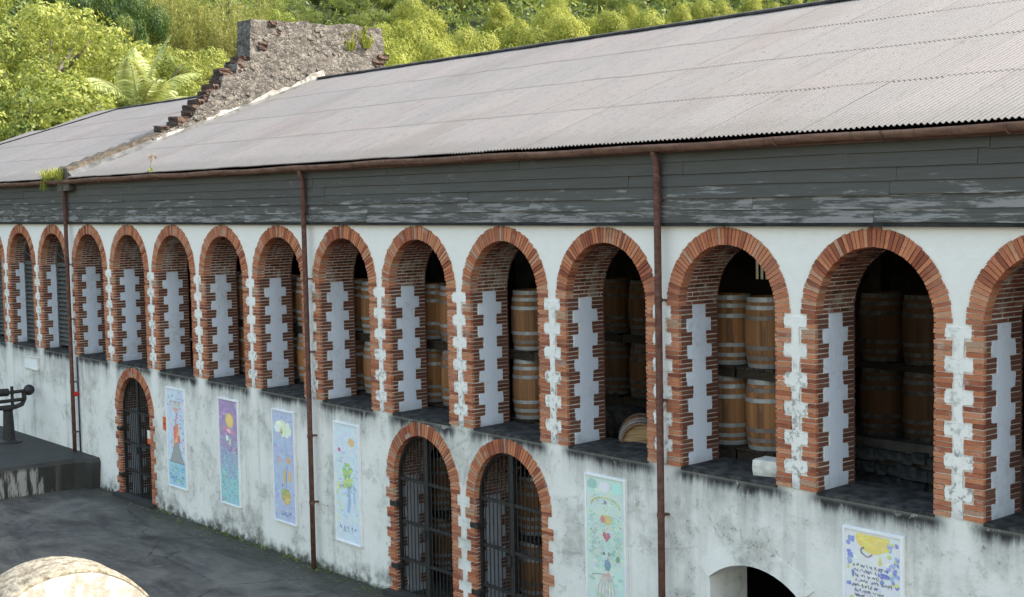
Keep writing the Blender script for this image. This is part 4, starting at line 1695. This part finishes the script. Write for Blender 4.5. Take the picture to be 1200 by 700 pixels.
# small wall plates
sg = empty('wall_plaque', (.49, 0, 2.45), 'small blank white plaque high on the wall beyond the far downpipe', 'plaque')
mb = MB()
mb.box(-.46, .46, -.03, .0, 0.03, .31)
mb.build('plate', 'panelwhite', sg)
mb = MB()
for x0, x1, z0, z1 in ((-.48, .48, .30, .33), (-.48, .48, .01, .04), (-.48, -.45, .04, .30), (.45, .48, .04, .30)):
    mb.box(x0, x1, -.042, .0, z0, z1)
mb.build('rim', 'mortar', sg)
pl = empty('orange_plate', (8.14, 0, 1.78), 'small orange plate on the wall beside the volcano painting', 'plate')
mb = MB()
mb.box(-.07, .07, -.02, 0, 0, .28)
mb.build('plate', 'orange', pl)
mb = MB()
mb.box(-.05, .05, -.026, -.018, .12, .15)
mb.build('stripe', 'redpaint', pl)
nt = empty('paper_notice', (7.22, .07, 1.35), 'white and orange paper notice tied to the far iron gate', 'notice')
mb = MB()
mb.box(-.13, .13, -.012, 0.0, .12, .30)
mb.build('sheet', 'paper', nt)
mb = MB()
mb.box(-.13, .13, -.012, 0.0, 0, .12)
mb.build('sheet_foot', 'orange', nt)

# ------------------------------------------------------------------ iron machine on the platform
MC = empty('iron_machine', (.86, -.80, .72), 'black cast iron hand machine on a pedestal standing on the platform', 'machine')
mb = MB()
mb.lathe([(.0001, 0), (.30, 0), (.30, .03), (.22, .05), (.15, .09), (.135, .4), (.115, .80), (.17, .84), (.17, .88), (.0001, .88)], 16)
mb.build('pedestal', 'iron', MC, smooth=False)
mb = MB()
mb.tube([(0, -.55, 1.06), (0, -.42, .95), (0, -.2, .88), (0, .2, .88), (0, .36, .93), (0, .42, 1.05), (0, .42, 1.22)], .062, 8)
mb.tube([(0, -.34, .9), (0, -.34, 1.3)], .05, 8)
mb.tube([(0, .12, .9), (0, .12, 1.40)], .04, 8)
mb.build('yoke', 'iron', MC)
mb = MB()
mb.tube([(0, -.75, 1.25), (0, -.5, 1.25), (0, -.36, 1.26), (0, -.33, 1.27), (0, .02, 1.26), (0, .05, 1.25), (0, .45, 1.26)], [.04, .04, .05, .10, .10, .045, .045], 12)
mb.build('roller', 'iron', MC)
mb = MB()
mb.tube([(0, -.55, 1.05), (0, -.10, 1.04), (0, .36, 1.05)], .045, 10)
mb.build('shaft', 'iron', MC)
mb = MB()
mb.lathe([(.0001, -.14), (.07, -.12), (.12, -.07), (.14, 0), (.12, .07), (.07, .12), (.0001, .14)], 16)
o = mb.build('ball_weight', 'iron', MC, smooth=True)
o.location = (0, .55, 1.27)
mb = MB()
for k in range(12):
    t0, t1 = 2 * math.pi * k / 12, 2 * math.pi * (k + 1) / 12
    mb.bar((0.0, -.62 + .20 * math.cos(t0), 1.14 + .20 * math.sin(t0)), (0.0, -.62 + .20 * math.cos(t1), 1.14 + .20 * math.sin(t1)), .04, .05, up=(1, 0, 0))
for k in range(4):
    t = math.pi * k / 4
    mb.bar((0, -.62 - .19 * math.cos(t), 1.14 - .19 * math.sin(t)), (0, -.62 + .19 * math.cos(t), 1.14 + .19 * math.sin(t)), .03, .03, up=(1, 0, 0))
mb.build('hand_wheel', 'iron', MC)

# ------------------------------------------------------------------ round-topped pillar in the yard
PX = 25.15
Lp = CAM.x - PX
y0p, y1p = CAM.y + Lp * .3245, CAM.y + Lp * .446
PC = (y0p + y1p) / 2
HWp = (y1p - y0p) / 2
ztop = 3.64
pil = empty('gate_pillar', (PX - .28, PC, 0), 'sunlit whitewashed pillar with rounded lichened cap standing in the yard', 'pillar')
mb = MB()
ris = .33
Rr = (HWp ** 2 + ris ** 2) / (2 * ris)
an = math.asin(HWp / Rr)
cv = [(Rr * math.sin(-an + 2 * an * k / 20), ztop - Rr + Rr * math.cos(-an + 2 * an * k / 20)) for k in range(21)]
mb.face([(.28, -HWp, 0), (.28, HWp, 0)] + [(.28, y, z - .028) for y, z in cv[::-1]])
mb.face([(-.27, -HWp, 0), (-.27, HWp, 0)] + [(-.27, y, z - .06) for y, z in cv[::-1]])
for s in (-1, 1):
    mb.face([(-.27, s * HWp, 0), (.28, s * HWp, 0), (.28, s * HWp, ztop - ris - .02), (-.27, s * HWp, ztop - ris - .02)])
mb.build('shaft', 'white', pil)
bm = bmesh.new()
rows = []
for i in range(15):
    x = -.285 + .57 * i / 14
    sink = .05 * max(0, abs(i - 7) - 4) / 3 if i > 7 else .05 * max(0, abs(i - 7) - 4) / 3
    row = []
    for k, (y, z) in enumerate(cv):
        v = Vector((x, y * 1.012, z - sink * .35))
        v += mn.noise_vector(Vector((x * 4, y * 4, 3.3))) * .006
        row.append(bm.verts.new(v))
    rows.append(row)
for a, b in zip(rows[:-1], rows[1:]):
    for k in range(20):
        bm.faces.new((a[k], a[k + 1], b[k + 1], b[k]))
for row in (rows[0], rows[-1]):
    low_ = [bm.verts.new(v.co + Vector((0, 0, -.025))) for v in row]
    for k in range(20):
        bm.faces.new((row[k], row[k + 1], low_[k + 1], low_[k]))
bmesh.ops.recalc_face_normals(bm, faces=bm.faces[:])
me = bpy.data.meshes.new('cap')
bm.to_mesh(me)
bm.free()
me.materials.append(M['pillar_top'])
me.polygons.foreach_set('use_smooth', [True] * len(me.polygons))
place('cap', me, pil)


# ------------------------------------------------------------------ foliage
def leaf_mesh(name, P, D, S, L, W, mat):
    """P centres, D leaf directions, S side directions, L lengths, W widths -> one diamond quad per leaf"""
    n = len(P)
    D = D / np.linalg.norm(D, axis=1, keepdims=True)
    S = S - D * (S * D).sum(1, keepdims=True)
    S = S / (np.linalg.norm(S, axis=1, keepdims=True) + 1e-9)
    L, W = L[:, None], W[:, None]
    Nn = np.cross(D, S)
    a = P - D * L * .5
    c = P + D * L * .5 - Nn * L * .08
    b = P + S * W * .5 + Nn * L * .06
    d = P - S * W * .5 + Nn * L * .06
    V = np.stack([a, b, c, d], 1).reshape(-1, 3).astype(np.float32)
    me = bpy.data.meshes.new(name)
    me.vertices.add(4 * n)
    me.vertices.foreach_set('co', V.ravel())
    me.loops.add(4 * n)
    me.loops.foreach_set('vertex_index', np.arange(4 * n, dtype=np.int32))
    me.polygons.add(n)
    me.polygons.foreach_set('loop_start', np.arange(0, 4 * n, 4, dtype=np.int32))
    me.materials.append(M[mat])
    me.update(calc_edges=True)
    return me


def sphere_pts(n):
    v = rng.normal(size=(n, 3))
    return v / np.linalg.norm(v, axis=1, keepdims=True)


def crown_mesh(name, blobs, dens, ll, lw, mat, droop=0.0, shell=(.62, 1.08), hold=0.0):
    Ps, Ns = [], []
    for c, r_ in blobs:
        n = int(dens * r_ * r_)
        d = sphere_pts(n)
        # lumpy radius
        ph = rng.uniform(0, 6.28, 6)
        lump = 1 + .13 * np.sin(d[:, 0] * 5 + ph[0]) * np.sin(d[:, 1] * 5 + ph[1]) + .10 * np.sin(d[:, 2] * 8 + ph[2]) * np.sin(d[:, 0] * 9 + ph[3])
        if hold:
            keep = (np.sin(d[:, 0] * 7 + ph[4]) * np.sin(d[:, 1] * 7 + ph[5]) + np.sin(d[:, 2] * 9 + ph[0])) < 1.0 - hold
            d, lump = d[keep], lump[keep]
            n = len(d)
        rad = r_ * lump * rng.uniform(shell[0], shell[1], n) ** .6
        Ps.append(np.array(c)[None] + d * rad[:, None] * np.array([1, 1, .82])[None])
        Ns.append(d)
    P, N_ = np.concatenate(Ps), np.concatenate(Ns)
    n = len(P)
    D = rng.normal(size=(n, 3))
    D[:, 2] -= droop
    D -= N_ * (D * N_).sum(1, keepdims=True) * .75
    S = np.cross(D, N_) + rng.normal(size=(n, 3)) * .35
    return leaf_mesh(name, P, D, S, rng.uniform(ll * .6, ll * 1.3, n), rng.uniform(lw * .6, lw * 1.3, n), mat)


def trunk_mesh(name, h, r0, limbs, lean=.3):
    mb = MB()
    n = 7
    pts = [(lean * math.sin(k * .7) * k / n, lean * .6 * math.cos(k * .9) * k / n, h * k / n) for k in range(n + 1)]
    mb.tube(pts, [r0 * (1 - .7 * k / n) for k in range(n + 1)], 8)
    for k in range(limbs):
        i = random.randint(3, n - 1)
        p = Vector(pts[i])
        a = random.uniform(0, 6.28)
        L = h * random.uniform(.2, .34)
        q = [p + Vector((math.cos(a) * L * t, math.sin(a) * L * t, L * (.7 * t + .15 * t * t))) for t in (0, .35, .7, 1)]
        mb.tube(q, [r0 * .42, r0 * .32, r0 * .2, r0 * .07], 6)
    return mb.mesh(name, 'bark', True)


def rand_blobs(n, rx, rz, z0, r0, r1):
    out = []
    for k in range(n):
        a, q = random.uniform(0, 6.28), math.sqrt(random.random())
        out.append(((rx * q * math.cos(a), rx * q * math.sin(a), z0 + random.uniform(-rz, rz) * (1 - .5 * q)), random.uniform(r0, r1)))
    return out


VAR = {}   # kind -> list of (trunk mesh, crown mesh, nominal height)
VAR['broad'] = [(trunk_mesh('trunk', 7.5, .32, 16), crown_mesh('crown', rand_blobs(30, 3.2, 2.2, 7.0, .55, 1.2), 1150, .15, .085, 'leaf_y', hold=.45), 9.8) for _ in range(2)]
VAR['green'] = [(trunk_mesh('trunk', 6.8, .28, 14), crown_mesh('crown', rand_blobs(28, 3.0, 2.6, 6.0, .55, 1.15), 1150, .15, .08, 'leaf_g', hold=.45), 9.2) for _ in range(2)]
VAR['dark'] = [(trunk_mesh('trunk', 7, .3, 6), crown_mesh('crown', rand_blobs(24, 2.8, 3.4, 6.5, .9, 1.5), 520, .22, .11, 'leaf_d'), 10.6)]
bam = []
for q in range(3):
    bl = [((0, 0, 4.2), 1.9)] + [((1.7 * math.cos(a), 1.7 * math.sin(a), 3.3 + random.uniform(-.8, .8)), random.uniform(1.0, 1.5)) for a in np.linspace(0, 6.28, 8)[:-1]] + rand_blobs(5, 1.0, .8, 4.6, .8, 1.2)
    mb = MB()
    for k in range(14):
        a = random.uniform(0, 6.28)
        rr = random.uniform(.1, 1.6)
        mb.tube([(.3 * math.cos(a), .3 * math.sin(a), 0), (rr * .5 * math.cos(a), rr * .5 * math.sin(a), 2.4), (rr * math.cos(a), rr * math.sin(a), 4.6)], [.05, .04, .015], 5)
    bam.append((mb.mesh('culms', 'bark', True), crown_mesh('crown', bl, 700, .26, .065, 'leaf_b', droop=.9, shell=(.55, 1.12)), 6.0))
VAR['bamboo'] = bam
fea = []
for q in range(2):
    n = 5200
    mb = MB()
    Ps, Ds = [], []
    for k in range(34):
        a, rr = random.uniform(0, 6.28), random.uniform(.1, 1.1)
        h = random.uniform(6.5, 9.5)
        bx, by = rr * math.cos(a), rr * math.sin(a)
        out_ = random.uniform(.3, 1.7)
        f = lambda t: (bx + out_ * math.cos(a) * t * t, by + out_ * math.sin(a) * t * t, h * t * (1 - .08 * t))
        mb.tube([f(t) for t in (0, .25, .5, .75, 1)], [.045, .04, .032, .02, .006], 5)
        for t in np.sort(rng.uniform(.25, 1, 150)):
            p = f(t)
            Ps.append((p[0] + rng.normal() * .22, p[1] + rng.normal() * .22, p[2] + rng.normal() * .1))
            Ds.append((math.cos(a) * .4 + rng.normal() * .35, math.sin(a) * .4 + rng.normal() * .35, 1.0 - 1.3 * rng.random()))
    P, D = np.array(Ps), np.array(Ds)
    fea.append((mb.mesh('culms', 'leaf_f', True), leaf_mesh('crown', P, D, rng.normal(size=P.shape), rng.uniform(.22, .5, len(P)), rng.uniform(.04, .08, len(P)), 'leaf_f'), 8.8))
VAR['feather'] = fea

LAB = {'broad': ('broadleaf_tree', 'yellow-green broadleaf tree', 'tree', 'yellow-green trees on the hillside'),
       'green': ('green_tree', 'mid green bushy tree', 'tree', 'mid green trees on the hillside'),
       'dark': ('dark_tree', 'dark blue-green tree', 'tree', 'dark trees on the hillside'),
       'bamboo': ('bamboo_clump', 'rounded bamboo clump', 'bamboo', 'rounded bamboo clumps'),
       'feather': ('feathery_bamboo', 'pale feathery bamboo stand', 'bamboo', 'feathery bamboo stands')}


def plant(kind, px, t, top_py, wide=1.0, dz=0.0):
    d = ray(px, 100)
    x, y = CAM.x + d.x * t, CAM.y + d.y * t
    if y < 15 and x > -17.5:
        return
    zb = terrain(x, y) - .15 + dz
    zt = CAM.z + ray(px, top_py).z * t
    tr, cr, hn = VAR[kind][random.randrange(len(VAR[kind]))]
    s = max(.35, (zt - zb) / hn)
    nm, lab, cat, grp = LAB[kind]
    where = 'beyond the hipped roof end' if px < 110 else 'between hipped roof and ruined gable' if px < 285 else 'behind the ruined gable' if px < 440 else 'behind the main roof ridge'
    size = 'tallest' if s > 1.6 else 'tall' if s > 1.25 else 'medium' if s > .95 else 'low'
    row = 'high uphill' if t > 95 else 'mid slope' if t > 78 else 'at slope foot'
    o = empty(nm, (x, y, zb), '%s %s %s, %s' % (size, lab, where, row), cat, grp)
    o.rotation_euler = (0, 0, random.uniform(0, 6.28))
    sx = s * wide
    o.scale = (sx, sx, s)
    place('trunk' if kind not in ('bamboo', 'feather') else 'culms', tr, o)
    place('crown', cr, o)


# left: broad trees, shrubs and the gap with the dark tree
for a in (('broad', 45, 66, -18, 1.0), ('broad', -18, 64, 20, .9), ('broad', 85, 76, 18, .9), ('broad', 0, 78, -30, 1.0), ('green', 22, 60, 78, 1.0), ('broad', 62, 61, 76, 1.1),
          ('broad', 95, 70, 66, .9), ('green', 5, 58, 118, 1.2), ('broad', 38, 57, 128, 1.3), ('green', 70, 60, 104, .9), ('broad', 120, 72, 46, .9),
          ('broad', 150, 78, 42, .9), ('green', 178, 76, 48, .9), ('broad', 205, 80, 44, .9), ('broad', 235, 78, 50, .9), ('broad', 262, 80, 58, .8), ('green', 196, 72, 90, .9),
          ('broad', 225, 70, 84, 1.0), ('green', 255, 70, 84, .9), ('dark', 124, 86, -30, .6), ('dark', 162, 86, -14, .6), ('dark', 143, 88, -30, .6), ('green', 145, 84, 4, .4), ('dark', 180, 108, -30, .8),
          ('feather', 200, 92, -20, .9), ('feather', 225, 90, -5, .9), ('feather', 250, 92, -22, .9), ('feather', 275, 90, -2, .9), ('feather', 196, 96, -40, .8), ('feather', 300, 94, -15, .9),
          ('broad', 322, 88, 2, .7), ('green', 350, 98, -15, .8), ('dark', 375, 106, -30, .8), ('dark', 300, 112, -40, .9), ('dark', 335, 112, -45, .9), ('dark', 400, 104, -20, .8), ('green', 425, 98, -30, .9),
          ('dark', 60, 104, -40, .8), ('green', 105, 96, -40, .8), ('dark', 15, 110, -40, .9)):
    plant(*a)
# right: bamboo heads above the ridge with feathery stands behind
for px, t, tp in ((448, 86, 24), (470, 80, 40), (492, 84, 20), (515, 80, 46), (458, 74, 58), (540, 86, 30), (562, 80, 34), (578, 84, 44), (605, 84, 22), (628, 80, 28), (648, 86, 6),
                  (665, 80, 14), (690, 84, 20), (715, 82, 10), (735, 86, 4), (500, 92, 2), (478, 96, -8), (590, 96, 2), (655, 94, -6), (850, 84, -2), (880, 86, -6), (820, 84, -4), (800, 82, 2), (905, 82, 0), (930, 84, -4), (960, 84, -4), (1000, 84, -6), (760, 80, 8),
                  (432, 80, 36), (550, 76, 54)):
    plant('bamboo', px + U(-4, 4), t, tp, U(.55, .78))
for px, t, tp in ((540, 104, -25), (560, 106, -30), (520, 106, -25), (580, 104, -20), (615, 106, -25), (640, 106, -30), (770, 100, -25), (745, 104, -30), (790, 102, -20), (815, 104, -30), (845, 102, -30), (875, 102, -25), (910, 104, -30), (950, 104, -30), (1000, 104, -35)):
    plant('feather', px, t, tp, 1.0)
for px, t, tp, kd in ((735, 92, -12, 'green'), (705, 98, -25, 'green'), (455, 104, -20, 'dark'), (480, 108, -30, 'green'), (680, 108, -30, 'green'), (440, 96, 4, 'green')):
    plant(kd, px, t, tp, .9)

# understorey over the whole slope: nobody could count it
n = 120000
tt = rng.uniform(58, 135, n)
pp = rng.uniform(-150, 1250, n)
P = np.zeros((n, 3))
for i in range(n):
    f_ = (pp[i] - 600) / F_PX
    dx, dy = _f.x + CR.x * f_, _f.y + CR.y * f_
    L = math.hypot(dx, dy)
    P[i, 0], P[i, 1] = CAM.x + dx / L * tt[i], CAM.y + dy / L * tt[i]
P[:, 0] += rng.normal(size=n) * 1.5
P[:, 1] += rng.normal(size=n) * 1.5
ok = ~((P[:, 1] < 17) & (P[:, 0] > -21))
P = P[ok]
lump = np.abs(np.sin(P[:, 0] * .9 + np.sin(P[:, 1] * .7)) * np.sin(P[:, 1] * 1.0 + np.sin(P[:, 0] * .6)))
P[:, 2] = [terrain(a, b) for a, b in P[:, :2]]
P[:, 2] += (.3 + 2.0 * lump) * rng.uniform(.4, 1, len(P))
D = rng.normal(size=P.shape)
D[:, 2] -= .3
o = place('undergrowth', leaf_mesh('undergrowth', P, D, rng.normal(size=P.shape), rng.uniform(.3, .6, len(P)), rng.uniform(.15, .28, len(P)), 'leaf_g'))
tag(o, 'dense leafy undergrowth covering the hillside behind the warehouse', 'undergrowth', kind='stuff')


# ------------------------------------------------------------------ palm behind the far roof
def palm(px, t, crown_py, sc_):
    d = ray(px, crown_py)
    x, y, z = CAM.x + d.x * t, CAM.y + d.y * t, CAM.z + d.z * t
    zb = terrain(x, y) - .1
    o = empty('coconut_palm', (x, y, zb), 'young coconut palm with long arching fronds behind the far roof', 'palm')
    h = z - zb
    mb = MB()
    mb.tube([(0, 0, 0), (.1, .05, h * .4), (.05, .1, h * .8), (0, 0, h)], [.22, .16, .14, .12], 10)
    mb.build('trunk', 'bark', o, smooth=True)
    side = Vector((CR.x, CR.y, 0)).normalized()
    fwd = Vector((_f.x, _f.y, 0)).normalized()
    for az, el, L, bend in ((0.25, 1.35, 3.6, .35), (1.9, 1.28, 3.4, .45), (2.85, .95, 3.4, .85), (3.14, .55, 3.2, 1.1), (.1, .62, 3.2, 1.1), (.5, 1.0, 3.3, .8), (-.9, .9, 3.0, .9), (-2.2, .8, 3.0, .9), (3.6, .35, 3.0, 1.0), (-.3, .35, 2.8, 1.0), (1.2, .8, 3.0, .8), (-1.5, 1.2, 3.0, .7)):
        L *= sc_
        hd = (side * math.cos(az) + fwd * math.sin(az)).normalized()
        pts = []
        p = Vector((0, 0, h))
        e = el
        for k in range(13):
            pts.append(p.copy())
            p = p + (hd * math.cos(e) + Vector((0, 0, math.sin(e)))) * L / 12
            e -= bend * (.04 + .19 * k / 12)
        mb = MB()
        mb.tube(pts, [.05 * (1 - .9 * k / 12) * sc_ + .006 for k in range(13)], 5)
        lat = hd.cross(Vector((0, 0, 1))).normalized()
        for k in range(2, 13):
            for j in range(5):
                q = pts[k - 1].lerp(pts[k], j / 5)
                tang = (pts[k] - pts[k - 1]).normalized()
                ll = L * .26 * math.sin(math.pi * min(1, (k + j / 5) / 13.2) ** .8) + .1
                for s in (-1, 1):
                    dr = (lat * s * .8 + tang * .65 + Vector((0, 0, -.28 + random.uniform(-.15, .15)))).normalized()
                    tip = q + dr * ll
                    tip.z -= ll * .25
                    mid_ = q + dr * ll * .5
                    wv = tang * .05 * sc_
                    mb.face([q, mid_ + wv, tip, mid_ - wv])
        mb.build('frond', 'leaf_p', o, fix=False)


palm(163, 60.5, 135, 1.0)


# ------------------------------------------------------------------ weeds
def tuft(name, n, hgt, spread, mat, wid=.012):
    mb = MB()
    for k in range(n):
        a = random.uniform(0, 6.28)
        rr = random.uniform(0, spread * .4)
        b = Vector((rr * math.cos(a), rr * math.sin(a), 0))
        hh = hgt * random.uniform(.5, 1.1)
        out_ = Vector((math.cos(a), math.sin(a), 0)) * spread * random.uniform(.2, 1.0)
        m_ = b + out_ * .45 + Vector((0, 0, hh * .75))
        t_ = b + out_ + Vector((0, 0, hh * random.uniform(.5, 1)))
        lat = Vector((-math.sin(a), math.cos(a), 0)) * wid * random.uniform(.6, 1.4)
        mb.face([b - lat, b + lat, m_ + lat * .8, m_ - lat * .8])
        mb.face([m_ - lat * .8, m_ + lat * .8, t_])
    return mb.mesh(name, mat, fix=False)


g = empty('gutter_grass', (2.92, -.22, 7.2), 'tuft of yellow grass sprouting from the gutter at the gable foot', 'weed')
for k in range(5):
    o = place('blades', tuft('blades', 46, .34, .34, 'weed', .010), g)
    o.location = (-.38 + k * .24, U(-.02, .06), -.01)
hang = tuft('blades', 26, -.3, .22, 'weed', .008)
o = place('hanging_blades', hang, g)
o.location = (-.45, -.06, .0)
fl = empty('gutter_flower', (8.30, -.20, 7.19), 'small flowering weed growing from the gutter', 'weed')
mb = MB()
mb.tube([(0, 0, 0), (.02, 0, .2), (.05, .02, .40)], .008, 5)
mb.build('stem', 'weed', fl)
place('leaves', tuft('leaves', 12, .16, .14, 'weed', .02), fl)
mb = MB()
for k in range(26):
    a, e = U(0, 6.28), U(-.4, 1.2)
    c = Vector((.05 + .07 * math.cos(a), .02 + .07 * math.sin(a), .34 + .06 * e))
    mb.face([c + Vector((U(-.03, .03), U(-.03, .03), U(-.03, .03))) for _ in range(4)])
mb.build('blossom', 'flower', fl, fix=False)
wd = empty('wall_fern', (3.80, 7.75, 11.1), 'yellow-green weeds rooted in the crest of the ruined gable', 'weed')
for k in range(7):
    o = place('leaves', tuft('leaves', 34, .42, .30, 'weed', .02), wd)
    o.location = (U(-.1, .2), U(-.4, .5), U(-.55, .05))
mossy = tuft('blades', 16, .10, .10, 'leaf_g', .008)
vg = []
mb = MB()
for k in range(130):
    x = U(7.8, 19)
    if abs(x - 17.6) < .9 or abs(x - 19.8) < .9:
        continue
    if random.random() > .35 + .65 * (math.sin(x * 1.9) > .1):
        continue
    y = -abs(random.gauss(0, .10)) - .02
    for q in range(6):
        a = U(0, 6.28)
        r_, hh = U(.02, .06), U(.01, .06)
        b = Vector((x + U(-.06, .06), y + U(-.04, .03), .0))
        lat = Vector((-math.sin(a), math.cos(a), 0)) * .012
        t_ = b + Vector((math.cos(a) * r_, math.sin(a) * r_, hh))
        mb.face([b - lat, b + lat, t_])
o = mb.build('wall_foot_weeds', 'leaf_g', fix=False)
tag(o, 'sparse green weeds along the foot of the wall', 'weeds', kind='stuff')

mb = MB()
for k in range(900):
    near = random.random() < .6
    x = U(4.8, 22)
    y = -abs(random.gauss(0, .35)) - .03 if near else U(-6, -.1)
    a, L = U(0, 6.28), U(.012, .045)
    c = Vector((x, y, .006))
    d1 = Vector((math.cos(a), math.sin(a), U(-.1, .25))) * L
    d2 = Vector((-math.sin(a), math.cos(a), U(-.1, .25))) * L * .5
    mb.face([c - d1, c + d2, c + d1, c - d2])
    mb.v[-4:] = [(p[0], p[1], max(p[2], .004)) for p in mb.v[-4:]]
o = mb.build('leaf_litter', 'litter', fix=False)
tag(o, 'dry leaf litter and grit scattered over the yard', 'litter', kind='stuff')
